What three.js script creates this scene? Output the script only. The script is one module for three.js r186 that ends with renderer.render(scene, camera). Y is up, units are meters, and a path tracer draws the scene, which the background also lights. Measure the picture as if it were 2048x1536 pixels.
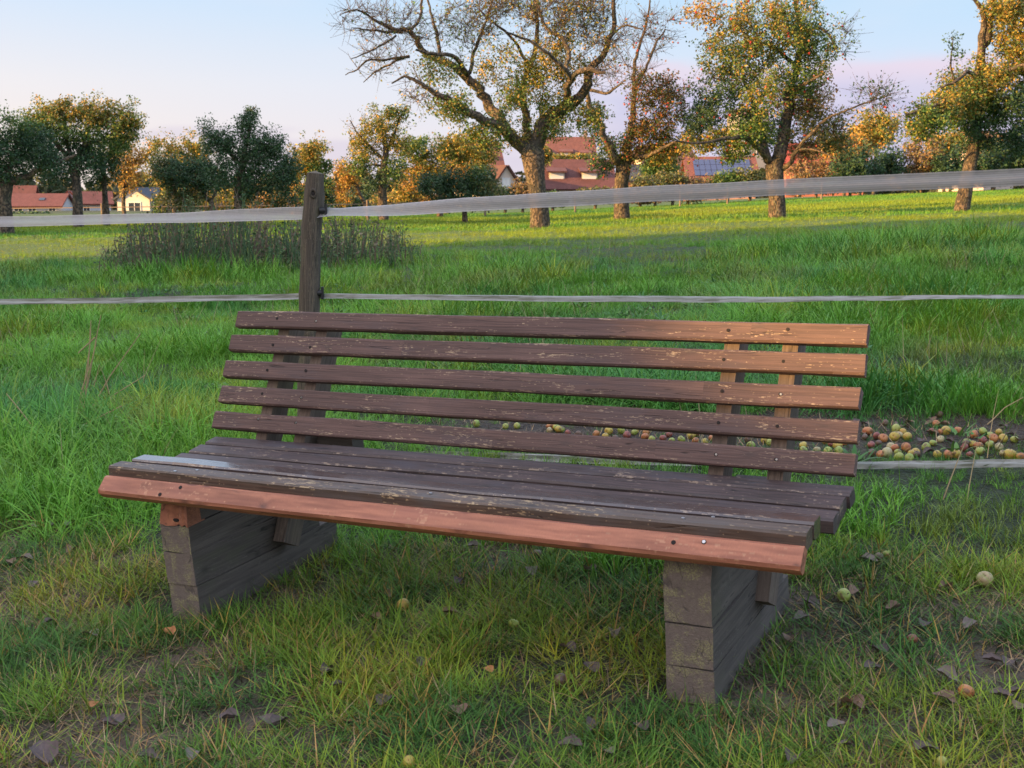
import * as THREE from 'three';
import { mergeGeometries, toCreasedNormals } from 'three/addons/utils/BufferGeometryUtils.js';

// ---------- camera, sky, sun, exposure ----------
const scene = new THREE.Scene();
const EYE = 1.17, PITCH = 8.25 * Math.PI / 180, FOC = 2530;            // focal length in pixels of a 2048 px wide frame
const camera = new THREE.PerspectiveCamera(2 * Math.atan(768 / FOC) * 180 / Math.PI, 4 / 3, 0.1, 6000);
camera.position.set(0, EYE, 0); camera.rotation.x = -PITCH;
camera.focus = 4.2; camera.userData.fStop = 13;
scene.add(camera);
const renderer = new THREE.WebGLRenderer({ antialias: true });
renderer.toneMapping = THREE.LinearToneMapping;
renderer.toneMappingExposure = 2.45;
renderer.shadowMap.enabled = true;
const SUN_EL = 13 * Math.PI / 180;
const SUN = new THREE.Vector3(-0.954 * Math.cos(SUN_EL), Math.sin(SUN_EL), 0.301 * Math.cos(SUN_EL)).normalize();
const sun = new THREE.DirectionalLight(new THREE.Color().setRGB(1, 0.59, 0.20), 5);
sun.position.copy(SUN).multiplyScalar(150); sun.castShadow = true;
sun.shadow.camera.left = sun.shadow.camera.bottom = -90; sun.shadow.camera.right = sun.shadow.camera.top = 90; sun.shadow.camera.far = 400;
sun.shadow.mapSize.set(4096, 4096);
scene.add(sun, sun.target);

// ---------- random numbers and noise ----------
function RNG(s) { return () => { s |= 0; s = s + 0x6D2B79F5 | 0; let t = Math.imul(s ^ s >>> 15, 1 | s); t = t + Math.imul(t ^ t >>> 7, 61 | t) ^ t; return ((t ^ t >>> 14) >>> 0) / 4294967296; }; }
let rnd = RNG(7);
const rr = (a, b) => a + (b - a) * rnd(), pick = (a) => a[Math.floor(rnd() * a.length)];
const clamp = (x, a = 0, b = 1) => Math.min(b, Math.max(a, x)), mix = (a, b, t) => a + (b - a) * t;
const sst = (a, b, x) => { const t = clamp((x - a) / (b - a)); return t * t * (3 - 2 * t); };
const mix3 = (a, b, t) => [mix(a[0], b[0], t), mix(a[1], b[1], t), mix(a[2], b[2], t)];
function h2(x, y) { let h = Math.imul(x, 374761393) + Math.imul(y, 668265263) | 0; h = Math.imul(h ^ h >>> 13, 1274126177); return ((h ^ h >>> 16) >>> 0) / 4294967296; }
function vn(x, y, px = 0, py = 0) {
  const X = Math.floor(x), Y = Math.floor(y); let u = x - X, v = y - Y; u = u * u * (3 - 2 * u); v = v * v * (3 - 2 * v);
  const wx = (k) => px ? ((k % px) + px) % px : k, wy = (k) => py ? ((k % py) + py) % py : k;
  return mix(mix(h2(wx(X), wy(Y)), h2(wx(X + 1), wy(Y)), u), mix(h2(wx(X), wy(Y + 1)), h2(wx(X + 1), wy(Y + 1)), u), v);
}
function fbm(x, y, o = 4, px = 0, py = 0) { let s = 0, a = 0.5, t = 0; for (let k = 0; k < o; k++) { s += a * vn(x + 17.3 * k * (px ? 0 : 1), y, px, py); t += a; a *= 0.5; x *= 2; y *= 2; px *= 2; py *= 2; } return s / t; }
const lookup = (tab, x) => { if (x <= tab[0][0]) return tab[0][1]; for (let k = 1; k < tab.length; k++) if (x <= tab[k][0]) { const t = (x - tab[k - 1][0]) / (tab[k][0] - tab[k - 1][0]); return mix(tab[k - 1][1], tab[k][1], t); } return tab[tab.length - 1][1]; };
const lookup3 = (tab, x) => [0, 1, 2].map((c) => lookup(tab.map((e) => [e[0], e[1][c]]), x));

// ---------- sky ----------
{
  const W = 2048, H = 1024, d = new Float32Array(W * H * 4), deg = 180 / Math.PI;
  const cool = [[-90, [0.100, 0.100, 0.100]], [-3, [0.166, 0.166, 0.193]], [0, [0.288, 0.289, 0.367]], [2, [0.288, 0.299, 0.392]], [5, [0.264, 0.323, 0.409]], [9, [0.189, 0.307, 0.409]], [15, [0.193, 0.307, 0.434]], [35, [0.360, 0.460, 0.640]], [90, [0.420, 0.490, 0.640]]];
  const warm = [[-90, [0.110, 0.100, 0.090]], [-3, [0.218, 0.184, 0.134]], [0, [0.481, 0.375, 0.225]], [2, [0.457, 0.366, 0.233]], [5, [0.401, 0.340, 0.293]], [9, [0.281, 0.307, 0.384]], [15, [0.281, 0.340, 0.434]], [35, [0.420, 0.480, 0.620]], [90, [0.420, 0.490, 0.640]]];
  const tabC = [], tabW = []; for (let k = 0; k <= 720; k++) { tabC.push(lookup3(cool, k / 4 - 90)); tabW.push(lookup3(warm, k / 4 - 90)); }
  const sh = Math.hypot(SUN.x, SUN.z);
  for (let j = 0; j < H; j++) {
    const el = ((j + .5) / H - .5) * Math.PI, eld = el * deg, ce = Math.cos(el), se = Math.sin(el), kf = (eld + 90) * 4, k0 = Math.min(719, Math.floor(kf)), kt = kf - k0;
    for (let i = 0; i < W; i++) {
      const az = ((i + .5) / W - .5) * 2 * Math.PI, x = Math.cos(az) * ce, z = Math.sin(az) * ce;
      const ca = (Math.cos(az) * SUN.x + Math.sin(az) * SUN.z) / sh, w = Math.pow((1 + ca) / 2, 1.25);
      let c = mix3(mix3(tabC[k0], tabC[k0 + 1], kt), mix3(tabW[k0], tabW[k0 + 1], kt), w);
      const ang = Math.acos(clamp(x * SUN.x + se * SUN.y + z * SUN.z, -1, 1)) * deg, g = Math.exp(-ang / 20) + .05 * Math.exp(-ang / 55);
      if (eld > -2) c = [c[0] + 1.5 * g, c[1] + .95 * g, c[2] + .45 * g];
      if (eld > 0 && eld < 14) {                                       // low banks of stratus, lavender below and pink where the sun reaches their tops
        const a = az * deg, n = fbm(a / 9 + 40, eld * .9, 5), n2 = fbm(a / 2.2, eld * 2.2 + 9, 4), dd = ((a + 90 + 540) % 360) - 180;   // dd: degrees right of straight ahead
        const top = 5.9 + 1.1 * (fbm(a / 14 + 3, 1.7, 3) - .5) * 2 + (n2 - .5) * .7;
        const bank = sst(-3, 9, dd) * sst(66, 40, dd) + .9 * sst(110, 130, Math.abs(dd));
        const inside = bank * sst(top + .25, top - .5, eld) * sst(.3, 1.6, eld) * (.55 + .6 * n);
        const rim = sst(top - 1.7, top - .3, eld);
        c = mix3(c, mix3(mix3([0.246, 0.236, 0.329], [0.288, 0.273, 0.346], sst(.4, .7, n2)), [0.356, 0.288, 0.337], rim), clamp(inside));
        const low = sst(.5, .62, fbm(a / 7 + 11, eld * 1.4 + 2, 4)) * sst(4.5, 2.4, eld) * sst(.6, 1.6, eld) * .55;
        c = mix3(c, [0.284, 0.257, 0.315], low);
        const veil = sst(.48, .75, fbm(a / 11 + 70, eld / 2.5 + 5, 5)) * .28 * sst(3, 7, eld);
        c = mix3(c, [0.337, 0.337, 0.372], veil);
      }
      d.set([c[0], c[1], c[2], 1], (j * W + i) * 4);
    }
  }
  const t = new THREE.DataTexture(d, W, H, THREE.RGBAFormat, THREE.FloatType);
  t.mapping = THREE.EquirectangularReflectionMapping; t.magFilter = t.minFilter = THREE.LinearFilter; t.wrapS = THREE.RepeatWrapping; t.needsUpdate = true;
  scene.background = t; scene.environment = t;
}

// ---------- placing by pixel, ground shape ----------
const CP = Math.cos(PITCH), SP = Math.sin(PITCH);
function at(px, py, F) { const u = (px - 1024) / FOC, v = (py - 768) / FOC, t = F / (CP - v * SP); return new THREE.Vector3(u * t, EYE + t * (-v * CP - SP), -F); }
const PROF = [[-80, -1.2], [-4, -.45], [1.5, -.08], [3.2, .03], [5, .147], [7, .24], [12, .33], [20, .42], [31, .50], [60, .54], [100, .5], [190, .4], [400, -1], [2600, -12]];
const PM = PROF.map((p, k) => { if (k === 0 || k === PROF.length - 1) return 0; const a = (p[1] - PROF[k - 1][1]) / (p[0] - PROF[k - 1][0]), b = (PROF[k + 1][1] - p[1]) / (PROF[k + 1][0] - p[0]); return a * b <= 0 ? 0 : 2 * a * b / (a + b); });
function prof(F) {
  let k = 0; while (k < PROF.length - 2 && F > PROF[k + 1][0]) k++;
  const h = PROF[k + 1][0] - PROF[k][0], t = clamp((F - PROF[k][0]) / h), t2 = t * t, t3 = t2 * t;
  return (2 * t3 - 3 * t2 + 1) * PROF[k][1] + (t3 - 2 * t2 + t) * h * PM[k] + (-2 * t3 + 3 * t2) * PROF[k + 1][1] + (t3 - t2) * h * PM[k + 1];
}
function plainHeight(X, F) {
  const pos = lookup([[5, .06], [10, .05], [31, .037], [60, .05], [120, .04], [300, .02]], F), neg = lookup([[3.5, .06], [8, .04], [31, .016], [60, .013], [200, .015]], F);
  return prof(F) + 60 * Math.tanh(X / 60) * mix(neg, pos, sst(-3, 3, X));
}
function relief(X, F) { return .030 * (fbm(X * 2.3 + 50, F * 2.3 + 9, 3) - .5) * sst(70, 20, F) + .10 * (fbm(X * .45 + 3, F * .45, 2) - .5) * sst(5.5, 10, F) * sst(90, 50, F); }
const gy = (X, F) => plainHeight(X, F) + relief(X, F);
function hitGround(px, py) { let lo = 1, hi = 100; for (let k = 0; k < 60; k++) { const F = (lo + hi) / 2, p = at(px, py, F); if (p.y > gy(p.x, F)) lo = F; else hi = F; } const p = at(px, py, lo); p.y = gy(p.x, lo); return p; }

// ---------- helpers for objects ----------
const used = new Map();
function numbered(n) { const k = used.get(n) || 0; used.set(n, k + 1); return k ? `${n}_${String(k).padStart(3, '0')}` : n; }
function tag(o, label, category, group, kind) { if (label) o.userData.label = label; if (category) o.userData.category = category; if (group) o.userData.group = group; if (kind) o.userData.kind = kind; return o; }
function thing(name, label, category, p, group) { const o = new THREE.Group(); o.name = numbered(name); o.position.copy(p); scene.add(o); return tag(o, label, category, group); }
function part(name, geo, mat, parent) { const m = new THREE.Mesh(geo, mat); m.name = name; m.castShadow = m.receiveShadow = true; parent.add(m); return m; }
function solo(name, geo, mat, label, category, group, kind) { const m = part(numbered(name), geo, mat, scene); return tag(m, label, category, group, kind); }

class Geo {                                                            // collects triangles for one mesh
  constructor(col) { this.p = []; this.n = []; this.u = []; this.i = []; this.c = col ? [] : null; }
  v(x, y, z, nx, ny, nz, u, w, c) { this.p.push(x, y, z); this.n.push(nx, ny, nz); this.u.push(u, w); if (this.c) this.c.push(c[0], c[1], c[2]); return this.p.length / 3 - 1; }
  quad(a, b, c, d, uv = [0, 0, 1, 0, 1, 1, 0, 1], col) {                // flat quad, counter-clockwise
    const e = new THREE.Vector3().subVectors(b, a), f = new THREE.Vector3().subVectors(d, a), n = e.cross(f).normalize();
    const k = [a, b, c, d].map((q, j) => this.v(q.x, q.y, q.z, n.x, n.y, n.z, uv[2 * j], uv[2 * j + 1], col));
    this.i.push(k[0], k[1], k[2], k[0], k[2], k[3]);
  }
  tri(a, b, c, uv = [0, 0, 1, 0, .5, 1], col) { const n = new THREE.Vector3().subVectors(b, a).cross(new THREE.Vector3().subVectors(c, a)).normalize(); const k = [a, b, c].map((q, j) => this.v(q.x, q.y, q.z, n.x, n.y, n.z, uv[2 * j], uv[2 * j + 1], col)); this.i.push(...k); }
  tube(pts, rad, sides, vs = 1, lump = 0, seed = 0) {
    const nrm = new THREE.Vector3(0.3, 0.1, 1), base = this.p.length / 3; let run = 0; const T = new THREE.Vector3(), B = new THREE.Vector3(), N = new THREE.Vector3();
    for (let k = 0; k < pts.length; k++) {
      T.subVectors(pts[Math.min(k + 1, pts.length - 1)], pts[Math.max(k - 1, 0)]).normalize();
      if (k) run += pts[k].distanceTo(pts[k - 1]);
      N.copy(nrm).addScaledVector(T, -nrm.dot(T)); if (N.lengthSq() < 1e-4) N.set(1, 0, 0).addScaledVector(T, -T.x); N.normalize(); nrm.copy(N); B.crossVectors(T, N);
      for (let s = 0; s <= sides; s++) {
        const a = s / sides * Math.PI * 2, ss = s % sides, r = rad[k] * (1 + (lump ? lump * (fbm(Math.cos(a) * 1.4 + seed + 5, Math.sin(a) * 1.4 + run * 1.6 / Math.max(.05, rad[0]) * .25, 3) - .5) * 2 : 0)), c = Math.cos(a), q = Math.sin(a);
        const dx = N.x * c + B.x * q, dy = N.y * c + B.y * q, dz = N.z * c + B.z * q;
        this.v(pts[k].x + dx * r, pts[k].y + dy * r, pts[k].z + dz * r, dx, dy, dz, s / sides * Math.max(.05, rad[0]) * 6.3 * vs, run * vs, [1, 1, 1]);
      }
    }
    const w = sides + 1;
    for (let k = 0; k < pts.length - 1; k++) for (let s = 0; s < sides; s++) { const a = base + k * w + s; this.i.push(a, a + 1, a + w, a + 1, a + w + 1, a + w); }
  }
  get tris() { return this.i.length / 3; }
  build() {
    const g = new THREE.BufferGeometry();
    g.setAttribute('position', new THREE.Float32BufferAttribute(this.p, 3)); g.setAttribute('normal', new THREE.Float32BufferAttribute(this.n, 3)); g.setAttribute('uv', new THREE.Float32BufferAttribute(this.u, 2));
    if (this.c) g.setAttribute('color', new THREE.Float32BufferAttribute(this.c, 3));
    g.setIndex(this.i); return g;
  }
}
const V = (x, y, z) => new THREE.Vector3(x, y, z);
function dataTex(w, h, f, srgb) {                                      // f(i, j) -> [r, g, b] 0..1 (display values when srgb) or a single value
  const d = new Uint8Array(w * h * 4);
  for (let j = 0; j < h; j++) for (let i = 0; i < w; i++) { let c = f(i, j); if (!Array.isArray(c)) c = [c, c, c]; const k = (j * w + i) * 4; d[k] = clamp(c[0]) * 255; d[k + 1] = clamp(c[1]) * 255; d[k + 2] = clamp(c[2]) * 255; d[k + 3] = 255; }
  const t = new THREE.DataTexture(d, w, h); t.wrapS = t.wrapT = THREE.RepeatWrapping; t.magFilter = THREE.LinearFilter; t.minFilter = THREE.LinearMipmapLinearFilter; t.generateMipmaps = true; if (srgb) t.colorSpace = THREE.SRGBColorSpace; t.needsUpdate = true; return t;
}
const std = (o) => new THREE.MeshStandardMaterial({ roughness: .85, metalness: 0, ...o });
const rgb = (r, g, b) => new THREE.Color().setRGB(r, g, b);
const S2 = (c) => c.map((x) => Math.pow(clamp(x), 1 / 2.2));             // linear to display, near enough for textures

// ---------- the ground ----------
const soilA = hitGround(900, 868), soilB = hitGround(2048, 884);
function soil(X, F) {                                                   // the bare strip where the windfalls lie
  const t = (X - soilA.x) / (soilB.x - soilA.x), Fc = mix(-soilA.z, -soilB.z, t), n = (fbm(X * 2.6 + 4, F * 3, 3) - .5);
  return sst(.46, .2, Math.abs(F - Fc - .1 + n * .5)) * sst(-.12, .1, t + n * .2);
}
const nearSoil = (X, F) => { const t = (X - soilA.x) / (soilB.x - soilA.x), d = F - mix(-soilA.z, -soilB.z, t); return sst(-1.05, -.7, d) * sst(.6, .2, d) * sst(-.3, 0, t); };
const tread = (X, F) => sst(.32, -.2, F - (4.25 - .27 * (X + 1.3)) + (fbm(X * 1.7 + 7, F * 1.7, 3) - .5) * 1.1);
const bareness = (X, F) => clamp(tread(X, F) * (sst(.50, .66, fbm(X * 3.1 + 21, F * 3.1 + 2, 4)) * .9 + sst(-.5, -1.15, X + .35 * (F - 3)) * .35) + soil(X, F));
const STRIP = (X, F) => 0;
{
  const xs = [], fs = [];
  for (let x = -2.6; x <= 2.61; x += .055) xs.push(x);
  for (let k = 1, s = .08, x = 2.6; x < 1500; k++) { x += s; s *= 1.13; xs.push(x); xs.unshift(-x); }
  for (let f = -90; f < 1.2; f += 6) fs.push(f);
  for (let f = 1.2; f < 6.4; f += .055) fs.push(f);
  for (let f = 6.4, s = .07; f < 2600; s *= 1.085) { fs.push(f); f += s; } fs.push(2600);
  const g = new Geo(true), W = xs.length;
  for (const f of fs) for (const x of xs) {
    const tr = tread(x, f), so = soil(x, f), ba = bareness(x, f), n = fbm(x * 1.9, f * 1.9, 3);
    let c = mix3([.030, .048, .018], [.060, .050, .030], tr * (.35 + .65 * n));
    c = mix3(c, [.125, .095, .072], ba * (1 - so)); c = mix3(c, [.065, .050, .040], so);
    c = mix3(c, mix3([.085, .175, .04], [.12, .20, .05], fbm(x * .3 + 2, f * .3, 3)), sst(12, 28, f)); c = mix3(c, [.06, .085, .04], sst(70, 160, f));
    g.v(x, gy(x, f), -f, 0, 1, 0, x, f, c);
  }
  for (let j = 0; j < fs.length - 1; j++) for (let i = 0; i < W - 1; i++) { const a = j * W + i; g.i.push(a, a + 1, a + W + 1, a, a + W + 1, a + W); }
  const geo = g.build(); geo.computeVertexNormals();
  const tN = dataTex(1024, 1024, (i, j) => { const u = i / 1024, v = j / 1024, a = fbm(u * 14, v * 14, 5, 14, 14), b = fbm(u * 90, v * 90, 3, 90, 90), s = fbm(u * 160, v * 26, 2, 160, 26), k = .45 + .55 * a + .5 * (b - .5) + .35 * (s - .5); return [clamp(k * 1.04), clamp(k), clamp(k * .93)]; });
  tN.repeat.set(.7, .7); const tB = tN.clone();
  solo('ground', geo, std({ vertexColors: true, map: tN, bumpMap: tB, bumpScale: .03, roughness: .95 }), null, null, null, 'structure');
}

// ---------- grass: nobody could count it ----------
function blades(n, o) {                                                // one tuft of n bent, tapering blades
  const g = new Geo(true), d = V(), s = V(), q = V();
  for (let b = 0; b < n; b++) {
    const a = rr(0, 6.283), R = o.spread * Math.sqrt(rnd()), L = rr(o.h0, o.h1), w = o.w * rr(.7, 1.25), az = (o.fan ? a : rr(0, 6.283)) + rr(-.5, .5), t0 = rr(o.t0, o.t1), bend = rr(o.b0, o.b1), tint = rr(.72, 1.25), yel = rr(0, 1);
    const c = [tint * (1 + .35 * yel * o.vary), tint, tint * (1 - .3 * yel * o.vary)];
    q.set(Math.cos(a) * R, -.012, Math.sin(a) * R); const segs = o.segs || 3, idx = []; let tilt = t0; s.set(-Math.sin(az), 0, Math.cos(az));
    for (let k = 0; k <= segs; k++) {
      d.set(Math.sin(tilt) * Math.cos(az), Math.cos(tilt), Math.sin(tilt) * Math.sin(az)); const ww = w * .5 * (1 - Math.pow(k / segs, 1.6)), nx = -Math.cos(tilt) * Math.cos(az), ny = Math.sin(tilt), nz = -Math.cos(tilt) * Math.sin(az);
      if (k < segs) idx.push(g.v(q.x - s.x * ww, q.y, q.z - s.z * ww, nx, ny, nz, 0, k, c), g.v(q.x + s.x * ww, q.y, q.z + s.z * ww, nx, ny, nz, 1, k, c)); else idx.push(g.v(q.x, q.y, q.z, nx, ny, nz, .5, k, c));
      q.addScaledVector(d, L / segs); tilt += bend / segs;
    }
    for (let k = 0; k < segs - 1; k++) { const e = idx[2 * k]; g.i.push(e, e + 1, e + 3, e, e + 3, e + 2); }
    const e = idx[2 * segs - 2]; g.i.push(e, e + 1, e + 2);
  }
  return g.build();
}
const grassMat = new THREE.MeshPhysicalMaterial({ vertexColors: true, roughness: .6, side: THREE.DoubleSide, transmission: .30, thickness: 0, specularIntensity: .28 });
const strawMat = std({ vertexColors: true, roughness: .8, side: THREE.DoubleSide });
const inLeg = [];                                                       // filled by hand: where the bench legs stand, as [X, F] with a half size
for (const [bx, bz] of [[.21, -.05], [.22, -.2], [.225, -.35], [.23, -.5], [1.715, -.05], [1.715, -.2], [1.715, -.35], [1.715, -.5]]) inLeg.push([-1.1501 + .8883 * bx - .4551 * bz + .026, 3.5154 - .4587 * bx - .8859 * bz + .03]);
function scatter(name, geos, mat, list, label) {
  const m4 = new THREE.Matrix4(), e = new THREE.Euler(), q = new THREE.Quaternion(), per = geos.map(() => []);
  for (const t of list) per[Math.floor(rnd() * geos.length)].push(t);
  geos.forEach((geo, gi) => {
    const L = per[gi], im = new THREE.InstancedMesh(geo, mat, L.length); im.name = numbered(name); im.castShadow = im.receiveShadow = true;
    L.forEach((t, k) => {
      e.set(t.tx || 0, t.ry, t.tz || 0, 'XYZ'); m4.compose(V(t.x, t.y, -t.f), q.setFromEuler(e), V(t.s, t.s * (t.sy || 1), t.s)); im.setMatrixAt(k, m4); im.setColorAt(k, rgb(...t.c));
    });
    scene.add(im); tag(im, label[gi % label.length] || label, 'grass', null, 'stuff');
  });
}
function field(f0, f1, density, keep, make, margin = .5) {
  const out = [];
  for (let f = f0; f < f1;) {
    const df = Math.min(.25 + f * .03, f1 - f), half = .41 * (f + df) + margin, n = Math.round(2 * half * df * density(f));
    for (let k = 0; k < n; k++) { const X = rr(-half, half), F = f + rnd() * df; const p = keep(X, F); if (rnd() < p && !inLeg.some(([a, b]) => Math.abs(X - a) < .058 && Math.abs(F - b) < .07)) out.push(Object.assign({ x: X, f: F, y: gy(X, F), ry: rr(0, 6.28), s: 1 }, make(X, F))); }
    f += df;
  }
  return out;
}
const GREEN = [.150, .375, .045], DEEP = [.080, .275, .065], YEL = [.30, .39, .035], STRAW = [.40, .29, .16];
function lushColor(X, F) {
  const n = fbm(X * .8 + 33, F * .8, 4), m = fbm(X * 2.7 + 5, F * 2.7, 3);
  let c = mix3(DEEP, GREEN, sst(.25, .55, n)); c = mix3(c, [.30, .40, .030], sst(19, 23, F) * sst(31, 27, F) * .8); { const br = sst(.60, .74, fbm(X * 1.3 + 90, F * 1.3 + 4, 3)); c = mix3(c, [.20, .21, .06], br * .55); } c = mix3(c, YEL, sst(.5, .76, m) * .75 * (.4 + rnd())); const k = rr(.8, 1.25); return [c[0] * k, c[1] * k, c[2] * k * rr(.8, 1.3)];  // the yellow band paints the sunlit strip into the far grass colour
}
{
  // short, trodden grass in front of the bench and under it
  const short = [blades(12, { spread: .055, h0: .06, h1: .15, w: .0034, t0: .55, t1: 1.45, b0: -.2, b1: .9, vary: 1 }), blades(14, { spread: .05, h0: .045, h1: .12, w: .0036, t0: .7, t1: 1.5, b0: -.5, b1: .6, vary: 1 }), blades(14, { spread: .03, h0: .035, h1: .085, w: .0034, t0: .1, t1: .95, b0: .2, b1: 1.3, vary: .9, fan: 1 })];
  scatter('short_grass', short, grassMat, field(2.1, 5.2, () => 2500, (X, F) => tread(X, F) * (1 - .62 * bareness(X, F)) * (.22 + 1.0 * sst(.3, .6, fbm(X * 5 + 3, F * 5, 3))), (X, F) => {
    const n = fbm(X * 3 + 8, F * 3 + 1, 4), k = rr(.7, 1.35), m = rnd(), c = m < .13 ? mix3(STRAW, [.26, .28, .06], rnd()) : mix3(mix3([.065, .21, .05], [.15, .34, .045], sst(.3, .52, n)), [.31, .40, .05], sst(.42, .7, n) * rr(.1, 1)); return { s: rr(.55, 1.18), c: [c[0] * k * 1.12, c[1] * k, c[2] * k], tx: rr(-.15, .15), tz: rr(-.15, .15) };
  }, 1.2), ['short trodden grass round the bench feet', 'short trodden grass in front of the bench', 'short fresh green tufts in the trodden ground by the bench']);
  const dead = [blades(12, { spread: .07, h0: .04, h1: .13, w: .0028, t0: 1.15, t1: 1.62, b0: -.2, b1: .4, vary: .6, segs: 2 }), blades(10, { spread: .06, h0: .03, h1: .09, w: .003, t0: .9, t1: 1.6, b0: -.3, b1: .5, vary: .6, segs: 2 })];
  scatter('dead_grass', dead, strawMat, field(2.1, 5.9, () => 800, (X, F) => Math.max(tread(X, F) * (.45 + .5 * bareness(X, F)), soil(X, F) * .35), () => { const k = rr(.45, 1.05), c = rnd() < .3 ? [.16, .12, .075] : STRAW; return { s: rr(.7, 1.3), c: [c[0] * k, c[1] * k, c[2] * k] }; }, 1.2), ['pale dead grass stalks lying on the trodden ground', 'flattened dry grass matted between the green tufts by the bench']);
  // lush grass behind and beside the bench
  const lush = [blades(16, { spread: .06, h0: .10, h1: .25, w: .0052, t0: .05, t1: .95, b0: .2, b1: 2.1, vary: .7 }), blades(16, { spread: .05, h0: .12, h1: .28, w: .0048, t0: .0, t1: .7, b0: .6, b1: 2.4, vary: .6, fan: 1 }), blades(14, { spread: .07, h0: .08, h1: .19, w: .0064, t0: .2, t1: 1.15, b0: .2, b1: 1.3, vary: .8 })];
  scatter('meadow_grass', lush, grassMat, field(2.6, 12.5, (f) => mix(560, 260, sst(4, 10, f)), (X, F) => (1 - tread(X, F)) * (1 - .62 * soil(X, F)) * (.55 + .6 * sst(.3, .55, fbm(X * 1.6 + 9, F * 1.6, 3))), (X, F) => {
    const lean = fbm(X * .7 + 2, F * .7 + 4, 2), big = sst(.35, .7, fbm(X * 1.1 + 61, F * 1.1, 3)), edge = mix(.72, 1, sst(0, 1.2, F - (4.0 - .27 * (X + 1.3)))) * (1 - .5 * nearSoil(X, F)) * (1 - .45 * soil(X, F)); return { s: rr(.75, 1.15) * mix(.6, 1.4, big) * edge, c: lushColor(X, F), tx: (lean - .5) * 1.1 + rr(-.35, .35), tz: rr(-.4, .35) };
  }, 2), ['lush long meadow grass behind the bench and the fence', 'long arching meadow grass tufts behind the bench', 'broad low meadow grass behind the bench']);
  const herb = [blades(7, { spread: .05, h0: .05, h1: .12, w: .018, t0: .4, t1: 1.2, b0: .2, b1: 1.1, vary: .5, segs: 4, fan: 1 }), blades(9, { spread: .09, h0: .02, h1: .06, w: .020, t0: .9, t1: 1.4, b0: 0, b1: .5, vary: .4 })];
  scatter('meadow_herbs', herb, grassMat, field(2.4, 13, () => 13, (X, F) => (1 - .6 * tread(X, F)) * sst(.42, .6, fbm(X * .9 + 13, F * .9 + 5, 3)), (X, F) => { const k = rr(.7, 1.2), t = tread(X, F); return { s: rr(.7, 1.3) * (1 - .45 * t), y: gy(X, F) + .06 * (1 - t), c: mix3([.07 * k, .22 * k, .07 * k], [.17 * k, .25 * k, .05 * k], rnd() * .7) }; }), ['broad leaved herbs among the meadow grass behind the bench', 'low clover like herbs among the meadow grass']);
  const dry = [blades(4, { spread: .05, h0: .22, h1: .50, w: .0042, t0: .02, t1: .6, b0: .1, b1: .9, vary: .4, segs: 4 })];
  scatter('dry_stems', dry, strawMat, field(3.6, 20, (f) => f < 12 ? 9 : 4, (X, F) => (1 - tread(X, F)) * (.15 + sst(.5, .68, fbm(X * .8 + 43, F * .8 + 7, 3))), () => { const k = rr(.5, 1); return { s: rr(.6, 1.1), c: [.36 * k, .29 * k, .15 * k] }; }), ['thin dry stems standing in the long meadow grass']);
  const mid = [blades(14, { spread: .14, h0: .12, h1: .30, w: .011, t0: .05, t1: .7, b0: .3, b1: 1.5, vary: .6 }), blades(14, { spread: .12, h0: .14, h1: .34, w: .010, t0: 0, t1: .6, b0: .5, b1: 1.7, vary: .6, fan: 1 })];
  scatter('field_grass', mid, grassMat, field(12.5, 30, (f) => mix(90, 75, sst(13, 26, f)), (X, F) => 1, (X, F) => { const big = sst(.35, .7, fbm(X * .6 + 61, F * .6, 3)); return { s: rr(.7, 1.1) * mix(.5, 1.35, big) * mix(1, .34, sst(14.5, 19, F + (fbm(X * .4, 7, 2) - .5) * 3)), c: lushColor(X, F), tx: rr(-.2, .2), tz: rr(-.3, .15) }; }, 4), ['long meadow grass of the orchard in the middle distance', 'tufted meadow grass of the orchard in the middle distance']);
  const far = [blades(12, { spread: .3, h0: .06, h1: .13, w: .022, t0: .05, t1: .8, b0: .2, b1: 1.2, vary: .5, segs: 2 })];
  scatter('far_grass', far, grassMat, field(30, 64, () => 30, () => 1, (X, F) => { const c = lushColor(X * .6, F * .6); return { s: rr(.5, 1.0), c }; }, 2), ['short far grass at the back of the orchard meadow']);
  // yellow and white meadow flowers
  const g = new Geo(true), im = []; for (let k = 0; k < 5; k++) { const a = k * 1.257, b = a + .63, d = a - .63; g.quad(V(0, 0, 0), V(Math.cos(d) * .5, .25, Math.sin(d) * .5), V(Math.cos(a), .3, Math.sin(a)), V(Math.cos(b) * .5, .25, Math.sin(b) * .5), undefined, [1, 1, 1]); }
  g.tube([V(0, -8, 0), V(.4, -4, .2), V(0, 0, 0)], [.12, .1, .1], 3); for (let k = g.c.length - 36; k < g.c.length; k += 3) { g.c[k] = .3; g.c[k + 1] = .5; g.c[k + 2] = .2; }
  const m4 = new THREE.Matrix4(), fl = new THREE.InstancedMesh(g.build(), std({ vertexColors: true, side: THREE.DoubleSide, roughness: .7 }), 900); let n = 0;
  while (n < 900) { const F = rr(16, 34), X = rr(-.44, .44) * F; if (rnd() > sst(.5, .7, fbm(X * .5 + 4, F * .5, 3)) + .15) continue; const s = rr(.010, .02) * F / 22; m4.makeRotationY(rr(0, 6)).scale(V(s, s, s)).setPosition(X, gy(X, F) + .10 + rr(0, .06), -F); fl.setMatrixAt(n, m4); fl.setColorAt(n, rnd() < .6 ? rgb(.75, .58, .05) : rgb(.75, .75, .68)); n++; }
  fl.name = 'meadow_flowers'; fl.castShadow = fl.receiveShadow = true; scene.add(fl); tag(fl, 'tiny yellow and white flowers dotted over the far meadow', 'flowers', null, 'stuff');
}
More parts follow.
